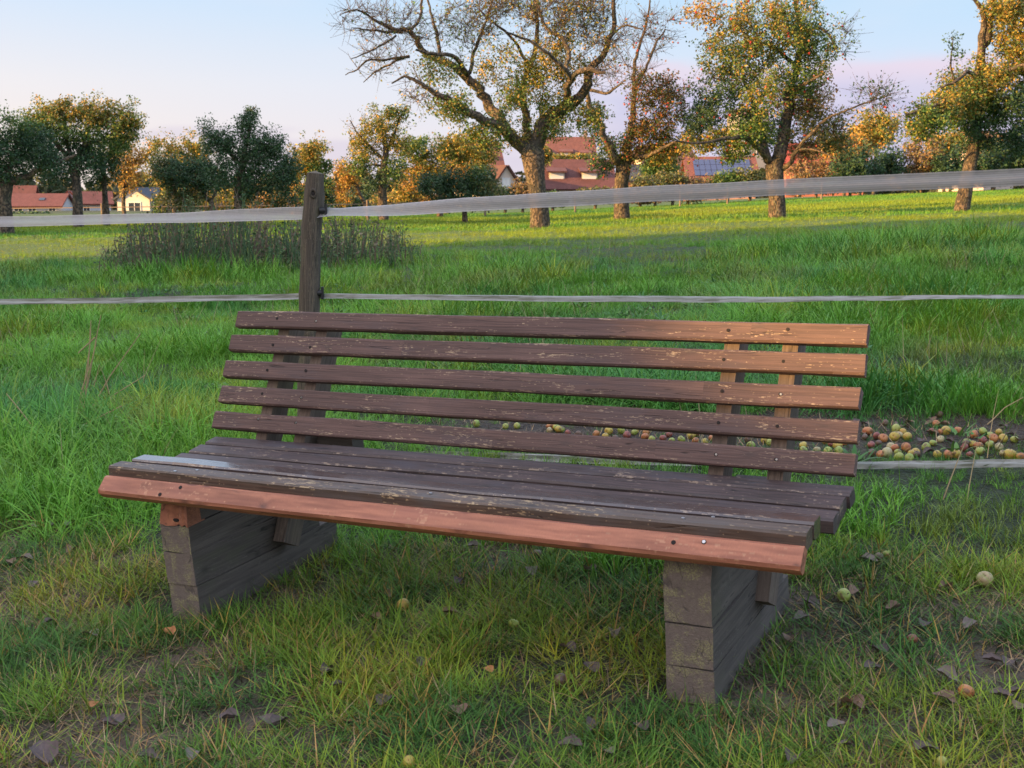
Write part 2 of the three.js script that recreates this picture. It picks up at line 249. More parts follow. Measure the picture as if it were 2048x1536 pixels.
// ---------- bench ----------
// worn brown stain: u runs along the slat (2 m), v round it (1 m of texture, so each slat takes its own strip)
function woodTex(w, h, look) {
  const knots = []; const kr = RNG(look.seed); for (let k = 0; k < look.knots; k++) knots.push([kr() * w, kr() * h, 4 + kr() * 7]);
  const H = new Float32Array(w * h), C = dataTex(w, h, (i, j) => {
    let x = i, y = j, kn = 0;
    for (const [a, b, r] of knots) { const dx = (i - a) / (r * 2.6), dy = (j - b) / r, q = dx * dx + dy * dy; if (q < 9) { const f = Math.exp(-q); y += dy * r * f * 1.6; kn = Math.max(kn, Math.exp(-q * 1.6)); } }
    const g1 = fbm(x / 190 + look.seed, y / 3.2, 4), g2 = fbm(x / 60, y / 1.5 + 40, 3), big = fbm(x / 260 + 9, y / 42, 4), fine = h2(i, j);
    const grain = .62 * g1 + .38 * g2;
    let c = mix3(look.dark, look.base, sst(.25, .72, grain)); c = c.map((q) => q * mix(.68, 1.3, big) * mix(.93, 1.07, fine)); c = mix3(c, look.tone2, sst(.55, .8, fbm(x / 150 + 77, y / 30 + 5, 4)) * look.patch);
    let hgt = grain;
    const wear = fbm(x / 15 + 3, y / 2.0 + 8, 3) * .78 + fbm(x / 160 + 1, y / 22 + 3, 3) * .46, we = look.wear - (j > h * .965 ? .055 : 0), fl = sst(we, we + .07, wear);
    c = mix3(c, look.bare.map((q) => q * mix(.6, 1.15, g2)), fl * .85); hgt -= fl * .35;
    const crack = sst(.035, .0, Math.abs(fbm(x / 300 + 31, y / 9 + 2, 3) - .5)) * sst(.6, .72, fbm(x / 120 + 50, y / 14, 2)); c = c.map((q) => q * (1 - .65 * crack)); hgt -= crack * .8;
    c = mix3(c, look.knot, kn * .8);
    if (look.speck) { const s = sst(.78, .9, fbm(i / 5, j / 5, 2)); c = mix3(c, look.speck, s * .6 * sst(.4, .7, big)); }
    H[j * w + i] = hgt; return S2(c);
  }, true);
  const B = dataTex(w, h, (i, j) => clamp(.5 + .6 * (H[j * w + i] - .5)));
  return { map: C, bump: B };
}
const tDark = woodTex(2048, 1024, { seed: 3, knots: 70, dark: [.092, .053, .044], base: [.158, .090, .074], tone2: [.105, .070, .068], patch: .6, bare: [.55, .40, .25], wear: .835, knot: [.085, .055, .048], speck: [.09, .06, .055] });
const tSeat = woodTex(2048, 512, { seed: 11, knots: 40, dark: [.046, .032, .031], base: [.092, .061, .058], tone2: [.066, .055, .064], patch: .8, bare: [.38, .28, .20], wear: .835, knot: [.04, .028, .024] });
const tNew = woodTex(2048, 256, { seed: 23, knots: 34, dark: [.255, .085, .046], base: [.46, .178, .098], tone2: [.36, .13, .082], patch: .6, bare: [.56, .27, .15], wear: .85, knot: [.11, .042, .03] });
const tBeam = woodTex(1024, 512, { seed: 31, knots: 14, dark: [.088, .070, .058], base: [.138, .110, .092], tone2: [.112, .10, .066], patch: .7, bare: [.16, .135, .11], wear: .80, knot: [.05, .04, .033] });
const tEnd = (() => {                                                    // sawn end with rings, checks and lichen
  const H = new Float32Array(512 * 512), map = dataTex(512, 512, (i, j) => {
    const x = i - 140 + (fbm(i / 40, j / 40, 3) - .5) * 30, y = j - 610 + (fbm(i / 40 + 9, j / 40, 3) - .5) * 30, r = Math.hypot(x, y), ring = .5 + .5 * Math.sin(r / 5.2 + fbm(i / 30, j / 30 + 4, 2) * 3);
    const a = Math.atan2(y, x), ck = sst(.05, 0, Math.abs(fbm(a * 9 + 4, r / 260, 3) - .5)) * sst(.5, .62, fbm(a * 5 + 20, r / 90, 2));
    let c = mix3([.135, .105, .090], [.225, .175, .150], ring * .16 + .84 * fbm(i / 7, j / 7, 4));
    const moss = sst(.42, .62, fbm(i / 70 + 3, j / 70 + 8, 4) * .75 + .25 * fbm(i / 9 + 2, j / 9, 2)); c = mix3(c, mix3([.17, .16, .065], [.46, .42, .21], fbm(i / 4, j / 4 + 30, 2)), moss * .85 * sst(.35, .62, fbm(i / 3.2 + 9, j / 3.2, 2)));
    c = c.map((q) => q * (1 - .42 * ck) * mix(.85, 1.12, h2(i, j))); H[j * 512 + i] = .5 + .06 * ring + .4 * fbm(i / 5, j / 5, 3) - ck * .3 + moss * .25 * fbm(i / 4, j / 4, 2); return S2(c);
  }, true);
  return { map, bump: dataTex(512, 512, (i, j) => clamp(H[j * 512 + i])) };
})();
const mSlat = std({ map: tDark.map, bumpMap: tDark.bump, bumpScale: .0022, roughness: .78 }), mSeat = std({ map: tSeat.map, bumpMap: tSeat.bump, bumpScale: .0022, roughness: .55 });
const mEdge = std({ map: tSeat.map, bumpMap: tSeat.bump, bumpScale: .0025, roughness: .5, color: rgb(1.5, 1.45, 1.1) });
const mWet = new THREE.MeshPhysicalMaterial({ map: tSeat.map, bumpMap: tSeat.bump, bumpScale: .0016, roughness: .25, clearcoat: 1, clearcoatRoughness: .12 });
const mNew = std({ map: tNew.map, bumpMap: tNew.bump, bumpScale: .0012, roughness: .55 }), mBeam = std({ map: tBeam.map, bumpMap: tBeam.bump, bumpScale: .002, roughness: .95 }), mEnd = std({ map: tEnd.map, bumpMap: tEnd.bump, bumpScale: .004, roughness: .92 });
const mUp = std({ map: tBeam.map, bumpMap: tBeam.bump, bumpScale: .002, roughness: .85, color: rgb(1.4, 1.25, 1.12) });
const mHole = std({ color: rgb(.018, .013, .011), roughness: .9 }), mSteel = std({ color: rgb(.55, .55, .56), metalness: 1, roughness: .38 });

// a bar swept along x: prof lists [y, z] corners counter-clockwise seen from +x; edges wander a little, ends slightly skewed
function bar(prof, x0, x1, vOff, wob = .0012, segs = 26, uS = .5, vS = 1) {
  const g = new Geo(), n = prof.length, ring = [], seed = vOff * 91.7;
  for (let k = 0; k <= segs; k++) { const x = mix(x0, x1, k / segs); ring.push(prof.map(([y, z], j) => V(x + (k === 0 || k === segs ? (h2(j + 3, k + Math.round(seed)) - .5) * wob * 2 : 0), y + (vn(x * 7 + seed, j * 3.3) - .5) * wob * 2 + (vn(x * 1.3 + seed, 9) - .5) * wob * 3, z + (vn(x * 7 + seed + 40, j * 3.3) - .5) * wob * 2))); }
  const per = [0]; for (let j = 0; j < n; j++) per.push(per[j] + Math.hypot(prof[(j + 1) % n][0] - prof[j][0], prof[(j + 1) % n][1] - prof[j][1]));
  for (let k = 0; k < segs; k++) for (let j = 0; j < n; j++) { const q = (j + 1) % n, a = ring[k][j], b = ring[k][q], c = ring[k + 1][q], d = ring[k + 1][j]; const edge = per[j + 1] - per[j] < .011, v0 = edge ? .97 + (per[j] % .02) : per[j] * vS + vOff, v1 = edge ? v0 + (per[j + 1] - per[j]) : per[j + 1] * vS + vOff, du = vOff * 3.1; g.quad(a, d, c, b, [a.x * uS + du, v0, d.x * uS + du, v0, c.x * uS + du, v1, b.x * uS + du, v1]); }
  for (const [r, flip] of [[ring[0], 1], [ring[segs], 0]]) { const cy = r.reduce((s, p) => s + p.y, 0) / n, cz = r.reduce((s, p) => s + p.z, 0) / n, m = V(r.reduce((s, p) => s + p.x, 0) / n, cy, cz); for (let j = 0; j < n; j++) { const a = r[j], b = r[(j + 1) % n], uv = [(a.z - cz) * .2, a.y * vS + vOff, (b.z - cz) * .2, b.y * vS + vOff, 0, cy * vS + vOff]; if (flip) g.tri(b, a, m, [uv[2], uv[3], uv[0], uv[1], uv[4], uv[5]]); else g.tri(a, b, m, uv); } }
  return g.build();
}
// a board's profile from its upper-back corner, with direction (across) and depth (down), chamfered
function boardProfile(y, z, ay, az, width, thick, ch) {                  // across = (ay, az) unit, towards the front edge; the top faces (az, -ay)
  const ny = az, nz = -ay, P = (s, t) => [y + ay * s - ny * t, z + az * s - nz * t];
  return [P(0, ch), P(0, thick - ch), P(ch, thick), P(width - ch, thick), P(width, thick - ch), P(width, ch), P(width - ch, 0), P(ch, 0)];
}
const bench = thing('park_bench', 'wooden bench with dark brown slats and one new orange front slat on stacked timber feet', 'bench', V(-1.1501, .4012, -3.5154));
bench.quaternion.setFromRotationMatrix(new THREE.Matrix4().makeBasis(V(.8883, .0233, .4587).normalize(), V(-.0619, .9957, .0692).normalize(), V(-.4551, -.0898, .8859).normalize()));
const mark = (o, label) => { o.userData.label = label; return o; };
const LOC = (px, py, n, c) => {                                          // bench coordinates of the pixel where the plane n . p = c is seen
  const M = new THREE.Matrix4().copy(new THREE.Matrix4().compose(bench.position, bench.quaternion, V(1, 1, 1))).invert(), a = camera.position.clone().applyMatrix4(M), b = at(px, py, 3).applyMatrix4(M).sub(a), N = V(...n); return a.clone().addScaledVector(b, (c - N.dot(a)) / N.dot(b));
};
{
  const RC = .541, rl = Math.hypot(1, RC), ay = -1 / rl, az = RC / rl;    // the back leans 28 degrees
  const tops = [[.361, -.658], [.290, -.6175], [.215, -.576], [.139, -.5375], [.067, -.4955]];
  tops.forEach(([y, z], k) => {
    const s = part('backrest_slat', bar(boardProfile(y, z, ay, az, .0555, .030, .0045), -.012 + rr(-.003, .003), 1.99 + rr(-.003, .003), .05 + k * .17, .0016), mSlat, bench);
    const sc = [[500, 143, 910, 172], [455, 422, 850, 448], [395, 690, 803, 695], [342, 940, 755, 982], [300, 1208, 697, 1248]][k], sr = [[262, 142, 817, 133], [222, 415, 777, 432], [205, 708, 748, 738], [172, 1002, 720, 1035], [147, 1298, 708, 1345]][k];
    const px = [[460 + sc[0] / 5.296, 610 + sc[1] / 5.296], [460 + sc[2] / 5.296, 610 + sc[3] / 5.296], [1400 + sr[0] / 4.654, 630 + sr[1] / 4.654], [1400 + sr[2] / 4.654, 630 + sr[3] / 4.654]];
    const N = V(0, az, -ay), c = N.y * y + N.z * z;
    px.forEach(([a, b], j) => {
      const p = LOC(a, b, [0, N.y, N.z], c), bright = [[0, 1, 0, 0], [0, 0, 0, 0], [0, 0, 0, 1], [0, 1, 0, 0], [1, 1, 1, 1]][k][j];
      const hole = new THREE.CylinderGeometry(.0046, .0046, .0016, 10); hole.rotateX(Math.PI / 2 - Math.atan(RC)); hole.translate(p.x, p.y + N.y * .0006, p.z + N.z * .0006); part('screw_hole', hole, mHole, s);
      if (bright) { const h = new THREE.CylinderGeometry(.0028, .0032, .002, 10); h.rotateX(Math.PI / 2 - Math.atan(RC) + .3); h.translate(p.x + .0015, p.y + N.y * .0016, p.z + N.z * .0016); part('screw', h, mSteel, s); }
    });
  });
  // seat: three flat slats at the back, two raised ones, the new one turned down in front
  const seat = [[-.011, -.482, -.12, .056, .040, mSeat, .10], [-.018, -.411, -.12, .064, .040, mSeat, .27], [-.024, -.324, -.10, .058, .040, mSeat, .46], [.013, -.166, .02, .058, .042, mWet, .64], [.019, -.074, -.02, .056, .040, mEdge, .82]];
  seat.forEach(([y, z, sl, w, t, m, v], k) => { const l = Math.hypot(1, sl), s = part('seat_slat', bar(boardProfile(y, z, sl / l, 1 / l, w, t, .005), -.010 + (k === 3 ? .006 : 0) + rr(-.003, .003), 1.990 + rr(-.004, .003), v, .0012), m, bench); if (k === 3) mark(s, 'wet seat slat shining blue at its end'); });
  const ns = part('seat_slat', bar(boardProfile(.0, .0, -.707, .707, .0575, .036, .007), -.004, 1.992, .3, .0008), mNew, bench); mark(ns, 'new orange brown front slat turned down at the edge');
  for (const [a, b] of [[361, 975], [320, 989], [1347, 1085], [1408, 1084]]) { const p = LOC(a, b, [0, .707, .707], 0), h = new THREE.CylinderGeometry(.0055, .0055, .0016, 10); h.rotateX(Math.PI / 4); h.translate(p.x, p.y + .0003, p.z + .0003); part('screw_hole', h, mHole, ns); if (a === 1408) { const q = new THREE.CylinderGeometry(.004, .004, .002, 10); q.rotateX(Math.PI / 4); q.translate(p.x, p.y + .001, p.z + .001); part('screw', q, mSteel, ns); } }
  for (const [a, b] of [[350, 943], [394, 941], [861, 987], [1366, 1037], [1426, 1035]]) { const p = LOC(a, b, [0, 1, 0], .0185), h = new THREE.CylinderGeometry(.0045, .0045, .003, 10); h.translate(p.x, p.y + .0005, p.z); part('screw', h, mSteel, bench); }
  // uprights that carry the back, two to a foot
  for (const [x, v] of [[.162, .05], [.308, .31], [1.634, .55], [1.790, .77]]) {
    const top = .352, bot = -.285, zf = (y) => -.658 + (.361 - y) * RC - .0345, w = .0205, D = .078, g = new Geo(), P = (sx, y, dep) => V(x + sx * w, y - dep * (RC / rl), zf(y) - dep / rl);
    const c = [P(-1, top, 0), P(1, top, 0), P(1, top, D), P(-1, top, D), P(-1, bot, 0), P(1, bot, 0), P(1, bot, D), P(-1, bot, D)], L = .75;
    g.quad(c[4], c[5], c[1], c[0], [0, v, 0, v + .04, L / 2, v + .04, L / 2, v]); g.quad(c[5], c[6], c[2], c[1], [0, v + .04, 0, v + .12, L / 2, v + .12, L / 2, v + .04]); g.quad(c[6], c[7], c[3], c[2], [0, v + .12, 0, v + .16, L / 2, v + .16, L / 2, v + .12]); g.quad(c[7], c[4], c[0], c[3], [0, v + .16, 0, v + .24, L / 2, v + .24, L / 2, v + .16]); g.quad(c[0], c[1], c[2], c[3]); g.quad(c[7], c[6], c[5], c[4]);
    part('upright', g.build(), mUp, bench);
  }
  // feet: three timbers laid on each other, front to back
  function timber(xc, w, y0, y1, z0, z1, yaw, ch, seed, name = 'timber') {
    const P = [[y0, 0], [y1, 0]], g = new Geo(), e = new Geo(), e2 = new Geo(), segs = 10, sk = (h2(seed, 5) - .5) * .004, prof = ch ? [[-w / 2, y0], [w / 2, y0], [w / 2, y1], [-w / 2, y1]] : [[-w / 2, y0], [w / 2, y0], [w / 2, y1], [-w / 2, y1]];
    const pt = (k, j) => { const t = k / segs; let z = mix(z0, z1, t), [px, py] = prof[j]; if (ch && k === segs && j > 1) z -= ch[0]; const wob = (vn(z * 6 + seed * 7, j * 5) - .5) * .005; return V(xc + px + wob + (z1 - z) * yaw + sk, py + (vn(z * 5 + seed * 3, j * 3 + 1) - .5) * .004, z); };
    const uv = (k, v) => [k / segs * .62, v];
    for (let k = 0; k < segs; k++) for (const [a, b, v] of [[1, 2, .1], [2, 3, .35], [3, 0, .55], [0, 1, .8]]) { const l = .11 + .02; g.quad(pt(k, a), pt(k, b), pt(k + 1, b), pt(k + 1, a), [...uv(k, v + seed * .137), ...uv(k, v + l + seed * .137), ...uv(k + 1, v + l + seed * .137), ...uv(k + 1, v + seed * .137)]); }
    const eu = (p) => [(p.x - xc) * 4.2 + .5 + seed * .31, p.y * 4.2 + seed * .17];
    const endq = (a, b, c, d) => e.quad(a, b, c, d, [...eu(a), ...eu(b), ...eu(c), ...eu(d)]);
    if (ch) {
      const A = pt(segs, 0), B = pt(segs, 1), C = pt(segs, 2), D = pt(segs, 3), C1 = V(mix(B.x, C.x, .6), ch[1], B.z), D1 = V(mix(A.x, D.x, .6), ch[1], A.z);
      endq(A, B, C1, D1); endq(D1, C1, C, D); g.tri(B, C, C1, [.6, .1, .62, .2, .62, .12]); g.tri(A, D1, D, [.6, .1, .62, .2, .62, .12]);
    } else endq(pt(segs, 0), pt(segs, 1), pt(segs, 2), pt(segs, 3));
    { const q = [pt(0, 1), pt(0, 0), pt(0, 3), pt(0, 2)]; e2.quad(...q, q.flatMap(eu)); }
    const t = part(name, g.build(), mBeam, bench); part('sawn_end', e.build(), mEnd, t); part('sawn_end', e2.build(), mEnd, t); return t;
  }
  timber(.2115, .101, -.218, -.137, -.60, -.020, .045, null, 1); timber(.214, .100, -.135, -.052, -.60, -.075, .045, null, 9);
  timber(.2125, .104, -.313, -.221, -.58, -.020, .045, null, 2); timber(.2135, .104, -.50, -.316, -.66, -.024, .045, null, 3);
  timber(1.718, .114, -.224, -.045, -.60, -.020, 0, [.03, -.118], 4); timber(1.718, .115, -.330, -.227, -.60, -.019, 0, null, 5); timber(1.7185, .116, -.52, -.333, -.66, -.020, 0, null, 6);
  // what is left of the old top timber, painted with the new slat
  const j = new Geo(), W0 = .172, W1 = .262, pts = []; for (let k = 0; k <= 9; k++) pts.push([mix(W0 - (k < 3 ? .012 : 0), W1, k / 9), -.136 + rr(-.006, .006)]);
  for (let k = 0; k < 9; k++) { const a = V(pts[k][0], pts[k][1], -.0165), b = V(pts[k + 1][0], pts[k + 1][1], -.0165), c = V(Math.min(pts[k + 1][0], W1 - .004), -.058, -.028), d = V(Math.max(pts[k][0], W0), -.058, -.028); j.quad(a, b, c, d, [a.x * 2, .2, b.x * 2, .2, c.x * 2, .28, d.x * 2, .28]); j.quad(b, V(b.x, b.y, -.09), V(c.x, c.y, -.09), c); j.quad(V(a.x, a.y, -.09), a, d, V(d.x, d.y, -.09)); j.quad(d, c, V(c.x, c.y, -.09), V(d.x, d.y, -.09)); }
  mark(part('timber', j.build(), mNew, bench), 'ragged orange stained stub under the front slat');
  const hole = new THREE.SphereGeometry(.008, 8, 6); hole.scale(1.5, .7, .5); hole.translate(.222, -.121, -.0185); part('hole', hole, mHole, bench);
  // short cross piece behind the seat on the first foot
  const cross = new THREE.BoxGeometry(.13, .09, .06, 1, 1, 1); { const uv = cross.attributes.uv; for (let k = 0; k < uv.count; k++) uv.setXY(k, uv.getX(k) * .1, uv.getY(k) * .1); } cross.translate(.405, -.045, -.57); part('cross_piece', cross, mBeam, bench);
}
// ---------- electric tape fence ----------
const mPost = (() => { const t = woodTex(512, 512, { seed: 41, knots: 5, dark: [.055, .042, .032], base: [.15, .115, .08], tone2: [.105, .10, .055], patch: .6, bare: [.22, .17, .11], wear: .76, knot: [.03, .022, .017] }); t.map.repeat.set(1, 1); t.map.rotation = t.bump.rotation = Math.PI / 2; return std({ map: t.map, bumpMap: t.bump, bumpScale: .006, roughness: .9 }); })();
const mPlastic = std({ color: rgb(.012, .012, .014), roughness: .45 });
const postFoot = at(604, 640, 5.3); postFoot.y = gy(postFoot.x, 5.3) - .02;
const postTop = at(629, 347, 5.35), post = thing('fence_post', 'weathered round wooden fence post standing behind the bench', 'fence post', postFoot);
{
  const d = postTop.clone().sub(postFoot), pts = [], rad = []; for (let k = 0; k <= 26; k++) { const t = k / 26; pts.push(d.clone().multiplyScalar(t).add(V(.006 * Math.sin(t * 7), 0, .004 * Math.sin(t * 5 + 1)))); rad.push(.0465 - .006 * t + (t > .93 ? -.006 * (t - .93) / .07 : 0)); }
  const g = new Geo(); g.tube(pts, rad, 18, 2.2, .16, 3);
  const top = pts[26].clone().add(V(0, .012, 0)); const b = g.p.length / 3 - 19; for (let s = 0; s < 18; s++) { const P = (k) => V(g.p[3 * k], g.p[3 * k + 1], g.p[3 * k + 2]); g.tri(P(b + s), P(b + s + 1), top, [.1, .1, .12, .1, .11, .14]); }
  part('shaft', g.build(), mPost, post);
  const kn = new THREE.TorusGeometry(.012, .005, 8, 14); kn.scale(1, 1.25, 1); kn.translate(d.x * .93 + .004, d.y * .93, d.z * .93 + .041); part('knot', kn, mPost, post); const kh = new THREE.SphereGeometry(.010, 10, 8); kh.scale(1, 1.25, .4); kh.translate(d.x * .93 + .004, d.y * .93, d.z * .93 + .040); part('knot_hole', kh, mHole, post);
  for (const [px, py] of [[649, 421], [642, 586]]) {
    const p = at(px, py, 5.32).sub(postFoot), pts2 = [V(-.02, 0, 0), V(.0, .0, .0), V(.006, 0, 0)], g2 = new Geo(); g2.tube(pts2.map((q) => q.add(p)), [.014, .014, .009], 12);
    const ins = part('insulator', g2.build(), mPlastic, post); const clip = new THREE.BoxGeometry(.010, .052, .018); clip.translate(p.x + .006, p.y, p.z); part('clip', clip, mPlastic, ins);
  }
}
const tTape = dataTex(256, 64, (i, j) => { const w = .9 + .1 * ((i >> 1) & 1) - .22 * ((j % 8) < 2 ? 1 : 0) + (j < 5 || j > 58 ? .3 : 0), d = fbm(i / 64, j / 20, 4, 4, 0); return S2(mix3([.30, .29, .285], [.43, .415, .40], d).map((c) => c * w)); }, true);
const tOld = dataTex(512, 64, (i, j) => { const w = .85 + .15 * ((i >> 1) & 1), d = fbm(i / 26, j / 9, 4), s = sst(.45, .7, fbm(i / 60 + 5, j / 14, 4)); return S2(mix3(mix3([.26, .26, .235], [.42, .42, .40], d), [.13, .13, .085], s * .75).map((c) => c * w)); }, true);
function tapeRibbon(pts, tw, width, folds) {                             // thin ribbon along points; tw = turn of its face from upright, in radians
  const g = new Geo(), N = 90, curve = new THREE.CatmullRomCurve3(pts), up = V(0, 1, 0), T = V(), S = V(), n = V(); let prev = null; const nw = 6;
  for (let k = 0; k <= N; k++) {
    const t = k / N, p = curve.getPoint(t); curve.getTangent(t, T); S.crossVectors(T, up).normalize(); const a = -lookup(tw, t), ax = up.clone().multiplyScalar(Math.cos(a)).addScaledVector(S, Math.sin(a)); n.crossVectors(T, ax).normalize();
    const row = []; for (let j = 0; j <= nw; j++) { const s = j / nw - .5, w = width * (1 + .05 * (vn(t * 40, 3) - .5)); row.push(p.clone().addScaledVector(ax, s * w).addScaledVector(n, folds * Math.cos(s * 7 + t * 9) * .004 + (vn(t * 60, j * .8) - .5) * .0015).add(V(0, (fbm(t * 30 + width * 90, 3, 2) - .5) * .005, 0))); }
    if (prev) for (let j = 0; j < nw; j++) { const u0 = (k - 1) / N * 90, u1 = k / N * 90; g.quad(prev[j], row[j], row[j + 1], prev[j + 1], [u0, j / nw, u1, j / nw, u1, (j + 1) / nw, u0, (j + 1) / nw]); }
    prev = row;
  }
  return mergeSmooth(g.build());
}
function mergeSmooth(g) { return toCreasedNormals(g, .9); }
const mTapeNew = new THREE.MeshStandardMaterial({ map: tTape, roughness: .5, side: THREE.DoubleSide, transparent: true, opacity: .84 });
tOld.repeat.set(.1, 1);
const mTapeOld = new THREE.MeshStandardMaterial({ map: tOld, roughness: .7, side: THREE.DoubleSide, transparent: true, opacity: .95 });
{
  const FT = (px) => lookup([[-900, 8.2], [0, 6.2], [600, 5.37], [650, 5.32], [1000, 4.95], [2048, 4.3], [2900, 3.9]], px), L = (list) => list.map(([a, b]) => at(a, b, FT(a)));
  solo('fence_tape', tapeRibbon(L([[-900, 452], [-300, 449], [0, 443], [300, 437.5], [500, 431], [600, 427], [650, 425], [800, 419], [1000, 405], [1300, 388], [1600, 374], [2048, 354], [2500, 336], [2900, 322]]), [[0, .2], [.24, .75], [.30, .45], [.40, .35], [.455, .75], [.475, 1.0], [.53, .6], [.60, .25], [.7, .1], [1, 0]], .058, .6), mTapeNew, 'topmost and widest of three pale translucent fence tapes, at the top of the post', 'fence tape');
  solo('fence_tape', tapeRibbon(L([[-900, 618], [-300, 608], [0, 603.5], [300, 600], [600, 594], [640, 593], [900, 594.5], [1200, 597], [1500, 597], [1800, 595], [2048, 594], [2900, 590]]), [[0, .5], [.35, .6], [.45, .75], [.5, .8], [.58, .7], [.68, .75], [.76, 1.0], [.86, 1.25], [1, 1.3]], .030, 1.0), mTapeOld, 'middle of three fence tapes, grey and twisted, level with the lower clip of the post', 'fence tape');
  solo('fence_tape', tapeRibbon(L([[300, 905], [620, 908], [900, 912], [1100, 918], [1350, 924], [1700, 928], [2048, 927], [2900, 925]]), [[0, .3], [.3, .5], [.45, .6], [.6, .9], [1, .85]], .034, 1.4), mTapeOld, 'lowest fence tape, grey and folded, running past the fallen apples', 'fence tape');
}
// ---------- windfalls ----------
function appleGeo(seed, squash) {
  const g = new THREE.SphereGeometry(1, 18, 14), p = g.attributes.position; for (let k = 0; k < p.count; k++) { const x = p.getX(k), y = p.getY(k), z = p.getZ(k), r = Math.hypot(x, z), dip = y > 0 ? .20 * Math.exp(-r * r / .10) : .12 * Math.exp(-r * r / .08), lob = 1 + .05 * (fbm(x * 1.3 + seed, z * 1.3 + y, 2) - .5) * 2 + .02 * Math.cos(5 * Math.atan2(z, x)) * Math.max(0, -y); p.setXYZ(k, x * lob, (y - Math.sign(y) * dip) * squash, z * lob); }
  g.computeVertexNormals(); return g;
}
const appleGeos = [appleGeo(1, .92), appleGeo(5, .86), appleGeo(9, .97)];
const APPLE = { yellow: [[.50, .38, .055], [.52, .30, .06]], green: [[.30, .36, .06], [.40, .38, .08]], orange: [[.50, .20, .055], [.40, .12, .05]], red: [[.30, .075, .05], [.20, .06, .045]], brown: [[.14, .075, .045], [.10, .055, .04]], pale: [[.46, .40, .20], [.42, .30, .15]] };
const appleMat = {};
for (const [k, [a, b]] of Object.entries(APPLE)) appleMat[k] = new THREE.MeshPhysicalMaterial({ map: dataTex(128, 64, (i, j) => { const n = fbm(i / 128 * 6, j / 10, 4, 6, 0), s = sst(.72, .8, fbm(i / 3, j / 3, 2)), br = sst(.66, .74, fbm(i / 128 * 5, j / 14 + 8, 3, 5, 0)); let c = mix3(a, b, sst(.35, .65, n)); c = mix3(c, [.16, .085, .04], br * .8); return S2(c.map((q) => q * (1 - .25 * s))); }, true), roughness: .42, clearcoat: .15, clearcoatRoughness: .4 });
const mStem = std({ color: rgb(.06, .04, .025) }), stemGeo = new THREE.CylinderGeometry(.05, .07, .55, 5); stemGeo.translate(.05, .78, 0);
const appleProto = {};
function apple(px, py, rpx, kind, label, group, sink = .36) {
  const p = hitGround(px, py + rpx * .55), F = -p.z, r = clamp(rpx * F / FOC, .014, .032);
  let o;
  if (!appleProto[kind]) { o = appleProto[kind] = new THREE.Group(); o.name = numbered('apple'); part('fruit', appleGeos[Object.keys(appleProto).length % 3], appleMat[kind], o); part('stem', stemGeo, mStem, o); } else { o = appleProto[kind].clone(); o.name = numbered('apple'); o.userData = {}; }
  o.position.set(p.x, p.y + r * (1.15 - sink), p.z); o.scale.set(r, r * rr(.88, 1.02), r * rr(.92, 1.04)); o.rotation.set(rr(-1.5, 1.5), rr(0, 6.28), rr(-1.5, 1.5)); scene.add(o); tag(o, label, 'apple', group); return o;
}
